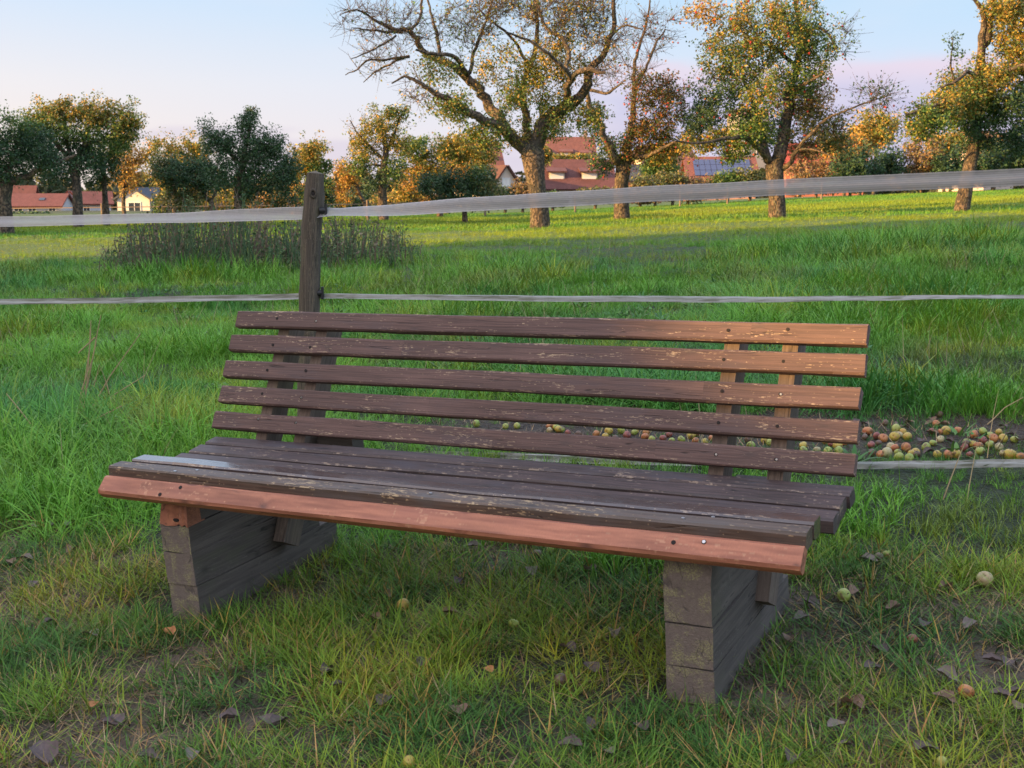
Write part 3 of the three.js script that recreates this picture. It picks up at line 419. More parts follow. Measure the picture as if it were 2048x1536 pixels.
{
  const A = (x, y) => [1500 + x / 3.737, 750 + y / 3.737], Bq = (x, y) => [1150 + x / 2.844, 600 + y / 2.844];
  const beside = [[878, 428, 40, 'orange'], [857, 470, 26, 'brown'], [945, 462, 32, 'red'], [1012, 365, 22, 'brown'], [1085, 378, 24, 'brown'], [1090, 413, 41, 'green'], [1078, 467, 40, 'yellow'], [905, 528, 30, 'red'], [1050, 540, 32, 'pale'], [910, 588, 33, 'brown'], [1022, 590, 45, 'pale'], [1165, 548, 38, 'orange'], [1112, 620, 38, 'green'], [1190, 627, 36, 'green'], [1315, 548, 40, 'green'], [1400, 600, 34, 'yellow'], [1478, 606, 41, 'orange'], [1540, 599, 38, 'yellow'], [1600, 550, 33, 'red'], [1622, 510, 35, 'green'], [1705, 535, 37, 'orange'], [1740, 495, 33, 'red'], [1718, 575, 38, 'green'], [1790, 525, 34, 'green'], [1818, 480, 38, 'orange'], [1890, 480, 35, 'yellow'], [1860, 545, 34, 'pale'], [1938, 600, 45, 'yellow'], [2020, 615, 36, 'orange'], [1390, 370, 30, 'orange'], [1425, 430, 24, 'orange'], [1360, 430, 22, 'red'], [1420, 300, 26, 'brown'], [1640, 600, 28, 'red'], [1245, 600, 24, 'brown'], [960, 520, 22, 'brown']];
  const word = { yellow: 'yellow', green: 'yellow green', orange: 'orange flushed', red: 'dark red rotting', brown: 'brown rotten', pale: 'pale cream yellow' };
  for (const [x, y, r, k] of beside) apple(...A(x, y), r / 3.737, k, `${word[k]} windfall apple on the bare soil right of the bench`, `${word[k]} windfalls right of the bench`);
  const behind = [[120, 767, 23, 'orange'], [172, 778, 20, 'yellow'], [295, 773, 24, 'red'], [398, 782, 23, 'orange'], [345, 752, 14, 'yellow'], [437, 795, 20, 'green'], [500, 790, 22, 'red'], [535, 768, 20, 'red'], [550, 803, 20, 'green'], [605, 797, 24, 'green'], [657, 775, 26, 'yellow'], [685, 807, 24, 'orange'], [738, 810, 22, 'yellow'], [985, 800, 24, 'brown'], [1075, 802, 22, 'yellow'], [1000, 832, 26, 'green'], [1108, 815, 24, 'green'], [1297, 832, 26, 'yellow'], [1300, 858, 26, 'green'], [1376, 858, 23, 'pale'], [1438, 862, 25, 'green'], [1493, 832, 28, 'yellow'], [1500, 862, 26, 'green'], [1455, 822, 20, 'red'], [20, 765, 18, 'brown'], [230, 790, 16, 'brown'], [780, 790, 22, 'orange'], [-110, 728, 20, 'yellow'], [-330, 720, 20, 'green'], [-395, 722, 17, 'green'], [-145, 745, 18, 'pale'], [-560, 708, 24, 'green'], [-40, 760, 16, 'red'], [-75, 742, 18, 'green']];
  for (const [x, y, r, k] of behind) apple(...Bq(x, y), r / 2.844, k, `${word[k]} windfall apple seen between the lower slats of the backrest`, `${word[k]} windfalls behind the backrest`);
  for (let k = 0; k < 22; k++) { const kd = pick(['yellow', 'green', 'green', 'yellow', 'orange', 'brown', 'pale']); apple(rr(1730, 2046), rr(862, 912), rr(7.5, 10.5), kd, `${word[kd]} windfall apple on the bare soil right of the bench`, `${word[kd]} windfalls right of the bench`, .45); }
  for (let k = 0; k < 20; k++) { const kd = pick(['yellow', 'green', 'green', 'yellow', 'orange', 'red']), x = rr(1080, 1700); apple(x, 838 + (x - 1080) * .045 + rr(-6, 26), rr(6.5, 9), kd, `${word[kd]} windfall apple seen between the lower slats of the backrest`, `${word[kd]} windfalls behind the backrest`, .45); }
  apple(806, 1213, 14.5, 'yellow', 'single yellow apple lying in the grass in front of the bench, under the seat');
  apple(1687, 1193, 15, 'green', 'single green apple in the grass right of the second bench foot');
  apple(1969, 1162, 18, 'pale', 'large pale green apple in the grass at the right edge, below the fence tape');
  apple(1028, 1252, 12, 'green', 'olive green apple half hidden in grass under the middle of the seat', null, .1);
  apple(1121, 1366, 15, 'brown', 'brown spotted apple in the short grass left of the second bench foot', null, .15);
  apple(1932, 1386, 18, 'orange', 'split orange yellow apple among dark leaves in the lower right corner');
  apple(818, 1526, 13, 'yellow', 'yellow apple cut by the bottom edge of the picture');
  apple(1882, 1527, 13, 'green', 'small green apple at the bottom edge, near the right corner');
  apple(1102, 1104, 11, 'green', 'olive apple just below the front slat, the right one of two', null, .1); apple(1075, 1113, 11, 'brown', 'brownish apple just below the front slat, the left one of two', null, .1);
  apple(1757, 1117, 11, 'brown', 'brown apple in the grass just right of the seat end'); apple(1774, 1110, 9, 'green', 'small olive apple just right of the seat end');
  apple(1824, 1282, 9, 'red', 'small red apple in the grass far right of the second bench foot');
}
// ---------- fallen leaves ----------
function leafGeo(seed, lobes) {
  const g = new Geo(), nu = 7, nv = 6, P = []; const r = RNG(seed), c1 = .5 + r() * 1.3, c2 = (r() - .5) * 1.1, tw = (r() - .5) * 1.2;
  for (let i = 0; i <= nu; i++) for (let j = 0; j <= nv; j++) {
    const u = i / nu, s = j / nv * 2 - 1, w = .36 * Math.pow(Math.sin(Math.PI * Math.pow(clamp(u * .97 + .015), .8)), .75) * (1 + lobes * .10 * Math.sin(u * 19 + seed)) ; let x = u - .5, z = s * w, y = 0;
    y += c1 * z * z * 1.6 + c2 * x * x * .8 + Math.abs(s) * -.02 + .05 * (fbm(u * 4 + seed, s * 2 + 4, 2) - .5); const a = tw * x, y2 = y * Math.cos(a) - z * Math.sin(a), z2 = y * Math.sin(a) + z * Math.cos(a); P.push(V(x, y2 + .03, z2));
  }
  for (let i = 0; i < nu; i++) for (let j = 0; j < nv; j++) { const a = i * (nv + 1) + j; g.quad(P[a], P[a + 1], P[a + nv + 2], P[a + nv + 1], [i / nu, j / nv, i / nu, (j + 1) / nv, (i + 1) / nu, (j + 1) / nv, (i + 1) / nu, j / nv]); }
  return mergeSmooth(g.build());
}
const leafGeos = [leafGeo(3, 0), leafGeo(14, 1), leafGeo(25, .5), leafGeo(36, 1)];
const leafMat = ['dark', 'brown', 'orange', 'grey'].reduce((o, k) => { const c = { dark: [[.085, .062, .058], [.155, .11, .10]], brown: [[.14, .085, .055], [.27, .17, .115]], orange: [[.36, .14, .05], [.52, .24, .09]], grey: [[.15, .115, .10], [.25, .20, .17]] }[k]; o[k] = std({ map: dataTex(64, 64, (i, j) => { const v = sst(.06, 0, Math.abs(j / 64 - .5)) + .6 * sst(.2, 0, Math.abs(((i / 64 * 6 + Math.abs(j / 64 - .5) * 4) % 1) - .5)); return S2(mix3(c[0], c[1], fbm(i / 9, j / 9, 3) * .9 + v * .25)); }, true), roughness: .9, side: THREE.DoubleSide }); return o; }, {});
{
  const proto = {}, put = (px, py, kind, size, label, group) => {
    const p = hitGround(px, py), key = kind + Math.floor(rnd() * 4); let o; if (!proto[key]) o = proto[key] = part(numbered('fallen_leaf'), leafGeos[+key.slice(-1)], leafMat[kind], scene); else { o = proto[key].clone(); o.name = numbered('fallen_leaf'); scene.add(o); }
    o.userData = {}; o.position.copy(p); o.position.y += soil(p.x, -p.z) > .4 ? .010 : .015; o.scale.setScalar(size); o.rotation.set(rr(-.18, .18), rr(0, 6.28), rr(-.18, .18)); tag(o, label, 'fallen leaf', group);
  };
  const where = (x, y) => y < 1330 && x < 420 ? 'left of the first bench foot' : y < 1330 && x < 1320 ? 'between the two bench feet' : y < 1330 ? 'right of the second bench foot' : x < 520 ? 'in the lower left corner' : x < 1000 ? 'by the bottom edge left of centre' : x < 1480 ? 'by the bottom edge below the seat' : 'in the lower right corner';
  const L = (x, y) => [x / 3.15, 1050 + y / 3.15], M = (x, y) => [600 + x / 3.15, 1050 + y / 3.15], R = (x, y) => [1400 + x / 3.16, 1050 + y / 3.16];
  put(...L(280, 1490), 'dark', .085, 'large dark purple brown leaf in the lower left corner'); put(...L(150, 240), 'grey', .060, 'pale grey leaf left of the first bench foot, in the grass'); put(...L(60, 265), 'brown', .055, 'brown leaf at the left edge beside a pale grey leaf');
  put(...M(990, 1200), 'brown', .062, 'reddish brown leaf in the short grass in the bottom middle'); put(...M(1175, 950), 'orange', .042, 'bright orange leaf piece in the grass, in the bottom middle'); put(...L(1060, 715), 'orange', .050, 'orange chip of rotten wood in front of the first bench foot'); put(...R(960, 1170), 'brown', .065, 'crumpled brown leaf right of the second bench foot'); put(...L(600, 1165), 'orange', .034, 'small orange splinter in the dry grass at the lower left');
  const dark = [L(215, 400), L(320, 640), L(690, 1300), L(740, 1265), L(940, 1510), L(1440, 1260), L(1680, 1280), L(460, 180), L(340, 20), M(540, 1140), M(780, 910), M(170, 940), M(240, 1050), M(1680, 810), M(1830, 940), M(540, 470), M(950, 590), M(1700, 1430), R(1550, 420), R(1420, 660), R(1540, 1130), R(2000, 1100), R(1950, 920), R(700, 530), R(1130, 830), R(590, 1510), R(1420, 1460), R(1900, 1120), R(1850, 900), R(2030, 1190), R(560, 760)];
  for (const q of dark) { const k = rnd() < .7 ? 'dark' : 'brown', w = where(...q); put(...q, k, rr(.042, .06), `${k === 'dark' ? 'blackish' : 'brown'} curled dead leaf in the grass ${w}`, `${k} dead leaves ${w}`); }
  const pale = [L(1230, 1480), M(1980, 710), M(1460, 320), M(1820, 320), M(1940, 1480), R(1700, 660), R(640, 620), R(860, 1310), R(1560, 1000), L(570, 720), M(1100, 160), R(1060, 250), L(200, 40), L(440, 30)];
  for (const q of pale) { const w = where(...q); put(...q, 'grey', rr(.042, .06), `grey weathered dead leaf in the grass ${w}`, `grey dead leaves ${w}`); }
  for (let k = 0; k < 10; k++) { const q = [rr(20, 2030), rr(1170, 1530)], k = pick(['dark', 'dark', 'brown']), w = where(...q); put(...q, k, rr(.034, .056), `${k === 'dark' ? 'blackish' : 'brown'} curled dead leaf in the grass ${w}`, `${k} dead leaves ${w}`); }
  for (let k = 0; k < 20; k++) put(rr(1640, 2040), rr(845, 915), pick(['dark', 'brown']), rr(.04, .06), 'brown dead leaf among the windfall apples right of the bench', 'dead leaves among the windfalls');
  put(556, 872, 'orange', .055, 'yellow leaf caught behind the backrest, above the first bench foot'); scene.children[scene.children.length - 1].position.copy(at(556, 870, 4.15));
}
// ---------- dry stalks ----------
function stalks(px, py, F, lines, label) {
  const b = at(px, py, F); b.y = gy(b.x, F); const t = thing('dry_stalks', label, 'dry stalks', b), g = new Geo();
  for (const l of lines) { const dF = rr(-.15, .15), pts = l.map(([x, y]) => at(x, y, F + dF).sub(b)); g.tube(pts, pts.map((_, k) => .0035 * (1 - .6 * k / pts.length)), 4); }
  part('stalk', g.build(), std({ color: rgb(.40, .29, .15), roughness: .7 }), t);
}
const D = (x, y) => [x / 4.096, 560 + y / 4.096];
stalks(168, 815, 6.0, [[D(690, 1080), D(715, 800), D(740, 480), D(745, 330)], [D(680, 1060), D(745, 720), D(800, 420), D(828, 285)], [D(720, 1110), D(900, 790), D(1020, 620), D(1150, 440)], [D(930, 1050), D(870, 840), D(815, 695), D(770, 870)], [D(650, 590), D(780, 470)].reverse().concat([D(640, 600)]), [D(700, 1080), D(900, 960), D(1000, 900), D(1190, 780)], [D(660, 1090), D(690, 860), D(735, 560), D(738, 400)], [D(640, 1090), D(670, 900), D(760, 640), D(790, 500)]], 'clump of tall straw coloured stalks in the long grass left of the bench');
stalks(55, 850, 5.6, [[D(250, 1180), D(150, 1050), D(50, 930)], [D(560, 1280), D(700, 1180), D(1000, 1030)]], 'two dry stalks leaning in the grass at the left edge');
stalks(1985, 845, 5.2, [[[1960, 862], [1985, 840], [2010, 815], [2046, 795]], [[1935, 850], [1955, 845], [1985, 862]], [[2005, 880], [2030, 862], [2047, 850]]], 'dry grass heads leaning over the windfalls at the right edge');
// ---------- weeds by the fence: tall dead stems nobody could count ----------
function weeds(x0, x1, yb, yt, F, n, label) {
  const g = new Geo(true);
  for (let k = 0; k < n; k++) {
    const px = mix(x0, x1, rnd()); if (rnd() > Math.min(1, 2.2 * Math.sin(Math.PI * (px - x0) / (x1 - x0)) * (.35 + .9 * fbm(px * .02 + 31, 2, 3)))) continue; const f = F + rr(-1.4, 1.4), u = at(px, yb, f), b = V(u.x, gy(u.x, f), -f), edge = Math.sin(Math.PI * clamp((px - x0) / (x1 - x0), .03, .97)), h = (yb - yt) * F / FOC * (.45 + 1.1 * fbm(px * .03 + 5, f * .8, 3)) * rr(.5, 1.2) * mix(.35, 1.05, Math.pow(edge, .7)), brown = rnd() < .5, c = brown ? mix3([.12, .085, .06], [.20, .15, .10], rnd()) : mix3([.05, .11, .045], [.10, .16, .06], rnd());
    const lean = V(rr(-.25, .25), 1, rr(-.25, .25)), pts = [0, .35, .7, 1].map((t) => b.clone().addScaledVector(lean, h * t).add(V(.05 * t * t * rr(-1, 1), -.04 * t * t, 0)));
    const i0 = g.c.length; g.tube(pts, [.009, .008, .006, .003], 3); for (let q = i0; q < g.c.length; q += 3) { g.c[q] = c[0]; g.c[q + 1] = c[1]; g.c[q + 2] = c[2]; }
    const m = 8; for (let q = 0; q < m; q++) { const t = rr(.12, 1), p = b.clone().addScaledVector(lean, h * t).add(V(rr(-.06, .06), rr(-.03, .03), rr(-.06, .06))), s = rr(.018, .042), a = V(rr(-1, 1), rr(-.6, .8), rr(-1, 1)).normalize().multiplyScalar(s), d = V(rr(-1, 1), rr(-1, 1), rr(-1, 1)).normalize().multiplyScalar(s * .5), lc = t > .7 && brown ? mix3([.13, .09, .07], [.22, .165, .11], rnd()) : mix3([.045, .10, .045], [.13, .19, .06], rnd()); g.quad(p, p.clone().add(d), p.clone().add(a).add(d.clone().multiplyScalar(.5)), p.clone().add(a).sub(d), undefined, lc); }
  }
  solo('tall_weeds', g.build(), std({ vertexColors: true, side: THREE.DoubleSide, roughness: .85 }), label, 'weeds', null, 'stuff');
}
weeds(190, 690, 532, 425, 16.5, 900, 'tall brown and green weeds left of the fence post');
weeds(560, 850, 505, 430, 17.5, 380, 'lower weeds right of the fence post, in the meadow');
// ---------- trees: limbs as they run, twigs grown towards the crown's clumps, leaves on the twigs ----------
const barkTex = (() => { const H = new Float32Array(256 * 512), m = dataTex(256, 512, (i, j) => { const a = fbm(i / 256 * 22, j / 26, 4, 22, 0), b = fbm(i / 256 * 8, j / 90, 3, 8, 0), k = sst(.35, .65, a); H[j * 256 + i] = k; return S2(mix3([.040, .032, .027], mix3([.215, .15, .10], [.18, .16, .10], sst(.5, .7, b)), k * .8 + .2 * b)); }, true); return { m, b: dataTex(256, 512, (i, j) => H[j * 256 + i]) }; })();
const bark = std({ map: barkTex.m, bumpMap: barkTex.b, bumpScale: .03, roughness: .95 }), twigMat = std({ color: rgb(.075, .052, .04), roughness: .9 });
const leafM = new THREE.MeshPhysicalMaterial({ vertexColors: true, side: THREE.DoubleSide, roughness: .65, transmission: .35, thickness: 0, specularIntensity: .5 });
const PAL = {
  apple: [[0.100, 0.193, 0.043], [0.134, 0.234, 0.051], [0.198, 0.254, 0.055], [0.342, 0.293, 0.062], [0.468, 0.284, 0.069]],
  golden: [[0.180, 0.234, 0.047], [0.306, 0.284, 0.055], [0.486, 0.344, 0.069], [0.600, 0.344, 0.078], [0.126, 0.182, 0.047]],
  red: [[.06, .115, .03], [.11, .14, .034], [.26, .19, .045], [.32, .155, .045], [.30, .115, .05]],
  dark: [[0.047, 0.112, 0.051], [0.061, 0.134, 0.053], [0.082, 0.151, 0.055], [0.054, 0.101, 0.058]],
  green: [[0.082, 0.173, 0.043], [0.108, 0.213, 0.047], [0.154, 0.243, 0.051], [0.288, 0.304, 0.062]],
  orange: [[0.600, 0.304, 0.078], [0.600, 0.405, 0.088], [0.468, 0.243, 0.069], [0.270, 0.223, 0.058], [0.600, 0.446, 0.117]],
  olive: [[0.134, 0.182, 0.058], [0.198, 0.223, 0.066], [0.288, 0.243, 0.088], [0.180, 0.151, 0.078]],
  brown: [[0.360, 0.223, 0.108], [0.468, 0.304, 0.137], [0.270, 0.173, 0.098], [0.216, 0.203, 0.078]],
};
const barkDraw = 1;
function tree(name, label, category, F, spec, group) {
  const [bx, by] = spec.limbs[0].p[0], base = at(bx, by, F); base.y = gy(base.x, F) - .03;
  const t = thing(name, label, category, base, group), wood = new Geo(), twigs = new Geo(), skel = [], S = F / FOC;
  const toL = (px, py, dF = 0) => at(px, py, F + dF).sub(base);
  spec.limbs.forEach((l, li) => {
    let pts = l.p.map(([x, y, d]) => toL(x, y, d || 0)); if (li === 0) { pts[0].set(0, 0, 0); pts.unshift(V(pts[0].x, -.25, pts[0].z)); }
    const rad = l.r.slice(); if (li === 0) rad.unshift(l.r[0] * 1.15); const cv = new THREE.CatmullRomCurve3(pts, false, 'centripetal'), n = Math.max(6, Math.ceil(cv.getLength() / (li ? .16 : .12))), out = [], rs = [];
    for (let k = 0; k <= n; k++) { const q = k / n, p = cv.getPoint(q), f = q * (rad.length - 1), a = Math.min(rad.length - 2, Math.floor(f)); let r = mix(rad[a], rad[a + 1], f - a) * S * (li ? .86 : .96); if (li && k) p.add(V(rr(-1, 1), rr(-1, 1), rr(-1, 1)).multiplyScalar(r * .35 + .008)); if (!li && k < 4) r *= 1 + .22 * (1 - k / 4); out.push(p); rs.push(r); if (li || q > .55) skel.push([p, r]); }
    wood.tube(out, rs, li === 0 ? 16 : rs[0] > .06 ? 9 : 6, 1, li === 0 ? .22 : .15, li * 3.7 + F);
  });
  const lv = new Geo(true), fruit = new Geo(true);
  const leaf = (p, size, c) => { const a = V(rr(-1, 1), rr(-1.1, .7), rr(-1, 1)).normalize(), d = V(rr(-1, 1), rr(-1, 1), rr(-1, 1)).cross(a).normalize(), w = size * .30, q = p.clone().addScaledVector(a, size), m = p.clone().addScaledVector(a, size * .5), up = a.clone().cross(d).multiplyScalar(size * .12); const k = rr(.75, 1.25); lv.quad(p, m.clone().addScaledVector(d, w).add(up), q, m.clone().addScaledVector(d, -w).add(up), undefined, [c[0] * k, c[1] * k, c[2] * k]); };
  let todo = [];
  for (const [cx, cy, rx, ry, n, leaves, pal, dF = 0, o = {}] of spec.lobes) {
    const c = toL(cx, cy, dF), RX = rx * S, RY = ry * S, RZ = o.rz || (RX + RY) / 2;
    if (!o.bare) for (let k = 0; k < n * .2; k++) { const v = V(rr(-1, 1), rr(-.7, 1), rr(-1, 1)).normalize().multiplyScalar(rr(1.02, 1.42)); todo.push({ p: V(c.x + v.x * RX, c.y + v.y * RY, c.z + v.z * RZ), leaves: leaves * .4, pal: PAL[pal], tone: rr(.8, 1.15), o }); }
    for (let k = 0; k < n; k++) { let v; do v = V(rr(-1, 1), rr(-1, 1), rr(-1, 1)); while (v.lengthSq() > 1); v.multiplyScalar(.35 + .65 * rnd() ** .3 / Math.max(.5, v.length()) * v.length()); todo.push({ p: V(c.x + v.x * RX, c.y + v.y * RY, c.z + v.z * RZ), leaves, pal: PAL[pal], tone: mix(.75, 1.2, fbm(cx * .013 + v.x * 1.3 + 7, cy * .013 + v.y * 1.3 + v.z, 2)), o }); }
  }
  for (const q of todo) { let m = 1e9; for (const [s] of skel) { const d = s.distanceToSquared(q.p); if (d < m) m = d; } q.d = m; }
  todo.sort((a, b) => a.d - b.d);
  for (const q of todo) {
    let best = null, m = 1e9; for (const s of skel) { const d = s[0].distanceToSquared(q.p) * (s[0].y > q.p.y + .25 ? 1.5 : 1); if (d < m) { m = d; best = s; } }
    const D = Math.sqrt(m), s = best[0], n = Math.max(3, Math.min(9, Math.ceil(D / .16))), bow = V(rr(-.3, .3), rr(.0, .4), rr(-.3, .3)).multiplyScalar(D * .55), pts = [], rs = [], r0 = Math.min(best[1] * .75, .006 + .011 * D);
    for (let k = 0; k <= n; k++) { const u = k / n, p = s.clone().lerp(q.p, u).addScaledVector(bow, u * (1 - u) * 1.6).add(k && k < n ? V(rr(-1, 1), rr(-1, 1), rr(-1, 1)).multiplyScalar(.035) : V()); pts.push(p); rs.push(mix(r0, .0035, u)); if (k) skel.push([p, Math.max(.005, rs[k])]); }
    twigs.tube(pts, rs, r0 > .02 ? 5 : 3);
    const extra = (q.o.bare || 0) * 2; const tips = [pts];
    for (let b = 0; b < extra; b++) { const k = 1 + Math.floor(rnd() * (n - 1)), dir = pts[k].clone().sub(pts[k - 1]).normalize().add(V(rr(-.9, .9), rr(-.4, .9), rr(-.9, .9))).normalize(), L = rr(.25, .6), tp = [pts[k], pts[k].clone().addScaledVector(dir, L * .5).add(V(rr(-.03, .03), rr(-.02, .04), 0)), pts[k].clone().addScaledVector(dir, L).add(V(rr(-.06, .06), rr(-.02, .1), rr(-.05, .05)))]; twigs.tube(tp, [.006, .0045, .0025], 3); tips.push(tp); }
    const size = (spec.leaf || .06);
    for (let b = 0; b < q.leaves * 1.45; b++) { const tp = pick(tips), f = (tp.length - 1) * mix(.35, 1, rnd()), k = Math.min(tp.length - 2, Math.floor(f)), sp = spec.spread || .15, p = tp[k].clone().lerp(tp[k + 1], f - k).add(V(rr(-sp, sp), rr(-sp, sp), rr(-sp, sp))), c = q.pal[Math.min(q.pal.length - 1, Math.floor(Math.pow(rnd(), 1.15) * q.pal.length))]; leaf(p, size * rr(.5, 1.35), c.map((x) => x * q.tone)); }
    if (spec.fruit && rnd() < spec.fruit) { const p = q.p.clone().add(V(rr(-.1, .1), rr(-.12, 0), rr(-.1, .1))), r = .034, c = pick([[.42, .05, .04], [.45, .09, .05], [.38, .14, .05]]), o = [V(0, r, 0), V(r, 0, 0), V(0, 0, r), V(-r, 0, 0), V(0, 0, -r), V(0, -r, 0)].map((v) => v.add(p)); for (const [a, b, d] of [[0, 2, 1], [0, 3, 2], [0, 4, 3], [0, 1, 4], [5, 1, 2], [5, 2, 3], [5, 3, 4], [5, 4, 1]]) fruit.tri(o[a], o[b], o[d], undefined, c); }
  }
  const tr = part('trunk', wood.build(), spec.bark || bark, t); if (twigs.i.length) part('branches', twigs.build(), twigMat, t);
  if (lv.i.length) { const cr = part('crown', lv.build(), leafM, t); cr.userData.kind = 'stuff'; }
  if (fruit.i.length) { const fr = part('fruit', fruit.build(), std({ vertexColors: true, roughness: .5 }), t); fr.userData.kind = 'stuff'; }
  return t;
}
const c2 = (a) => a.map(([x, y, d]) => [600 + x / 2.926, y / 2.926, d || 0]), c3 = (a) => a.map(([x, y, d]) => [1250 + x / 2.56, y / 2.56, d || 0]);
tree('apple_tree', 'old half bare fruit tree with forked trunk in the middle of the meadow', 'tree', 31, {
  leaf: .066, limbs: [
    { p: [[1080, 458], [1079, 420], [1075, 382], [1070, 345], [1066, 308], [1062, 292]], r: [22, 19, 18.5, 21, 25, 17] },
    { p: c2([[1340, 900], [1270, 830], [1180, 740, -.3], [1060, 690, -.6], [950, 630, -.8], [850, 570, -1], [740, 520, -1.1], [680, 468, -1.2], [610, 450, -1.2], [540, 490, -1.3]]), r: [19, 15, 12, 10, 8.5, 7, 5.5, 4, 3, 1.5] },
    { p: c2([[1220, 780], [1130, 640, .4], [1080, 570, .6], [1035, 510, .7], [985, 455, .8], [870, 370, .7], [720, 300, .5], [680, 230, .3], [640, 185, .2], [540, 170, 0], [430, 110, -.2], [330, 60, -.3], [230, 90, -.5]]), r: [13, 12.5, 12, 11, 10, 8, 7, 6.5, 6, 4.5, 3, 2, 1] },
    { p: c2([[975, 440, .8], [940, 370, .2], [880, 325, -.2], [790, 318, -.5], [680, 290, -.8]]), r: [7, 6, 5, 4, 2.5] },
    { p: c2([[640, 185, .2], [700, 100, .4], [712, 0, .6], [705, -80, .8]]), r: [4.5, 3.5, 3, 2] },
    { p: c2([[600, 190, .1], [450, 180, -.3], [370, 172, -.4], [300, 160, -.6]]), r: [3.5, 2.6, 2, 1] }, { p: c2([[560, 210, .1], [480, 260, -.4], [400, 305, -.6], [300, 345, -.9]]), r: [3, 2.4, 2, 1] }, { p: c2([[640, 330, .3], [500, 350, 0], [400, 352, -.2], [330, 410, -.3], [265, 437, -.3]]), r: [4, 3, 2.4, 2, 1] }, { p: c2([[610, 340, .3], [500, 385, .2], [430, 430, .1], [370, 482, .1]]), r: [3, 2.4, 2, 1] },
    { p: c2([[990, 430, .8], [1010, 350, 1], [1045, 230, 1.2], [1095, 110, 1.4], [1140, -30, 1.6]]), r: [5, 4.5, 4, 3, 2] }, { p: c2([[830, 350, .7], [800, 190, 1], [765, 70, 1.2], [740, -50, 1.4]]), r: [5, 4, 3, 2] },
    { p: c2([[1350, 880], [1420, 745], [1500, 650, .1], [1580, 612, .1], [1640, 560], [1688, 490, -.1], [1708, 410, -.2], [1770, 330, -.3], [1820, 210, -.4], [1838, 80, -.5], [1830, -60, -.6]]), r: [18, 17, 14.5, 13, 11.5, 10, 8.5, 7.5, 6, 5, 3.5] },
    { p: c2([[1572, 612, .1], [1560, 525, -.4], [1590, 450, -.7], [1690, 408, -1], [1780, 430, -1.2]]), r: [9, 8, 7, 5.5, 3] }, { p: c2([[1585, 455, -.7], [1545, 400, -.9], [1500, 360, -1], [1430, 300, -1.2], [1320, 230, -1.3], [1200, 190, -1.5]]), r: [6.5, 5.5, 5, 4, 3, 2] }, { p: c2([[1560, 420, -.8], [1568, 300, -.6], [1530, 220, -.5], [1450, 170, -.4], [1400, 60, -.3], [1390, -60, -.2]]), r: [5.5, 5, 4.5, 3.5, 3, 2] },
    { p: c2([[1335, 880, .3], [1330, 770, .5], [1318, 640, .7], [1308, 560, .8], [1338, 400, 1], [1362, 330, 1], [1390, 180, 1.1], [1378, 0, 1.2], [1370, -90, 1.2]]), r: [11, 9.5, 8.5, 7.5, 6.5, 6, 5, 4, 2.5] }, { p: c2([[1340, 400, 1], [1260, 250, .6], [1180, 170, .3], [1050, 60, .1]]), r: [4.5, 3.5, 3, 2] }, { p: c2([[1800, 230, -.4], [1900, 150, -.6], [2000, 170, -.8]]), r: [3, 2.4, 1.5] }],
  lobes: [[1050, 190, 55, 75, 105, 26, 'apple'], [1110, 235, 45, 55, 69, 24, 'apple'], [1090, 130, 60, 55, 75, 20, 'golden'], [985, 130, 50, 55, 51, 17, 'golden'], [905, 215, 55, 38, 60, 24, 'apple', -.8], [975, 265, 55, 28, 60, 24, 'apple', -.4], [870, 140, 50, 38, 51, 16, 'apple'], [1180, 235, 38, 34, 39, 24, 'apple'], [1140, 120, 45, 60, 51, 18, 'golden'], [940, 60, 80, 55, 60, 9, 'apple', .6, { bare: 3 }], [1120, 40, 110, 55, 105, 10, 'golden', 0, { bare: 3 }], [1200, 90, 45, 80, 51, 8, 'golden', -.3, { bare: 3 }], [800, 60, 80, 55, 51, 4, 'apple', .2, { bare: 3 }], [720, 45, 50, 45, 27, 1, 'apple', -.3, { bare: 3 }], [755, 120, 55, 35, 30, 2, 'golden', -.3, { bare: 2 }], [1000, 10, 120, 40, 69, 9, 'golden', .4, { bare: 3 }], [1180, 0, 90, 40, 60, 9, 'golden', 0, { bare: 3 }], [835, 190, 40, 30, 21, 5, 'golden', -1, { bare: 2 }], [1030, 275, 30, 22, 21, 20, 'golden']] });
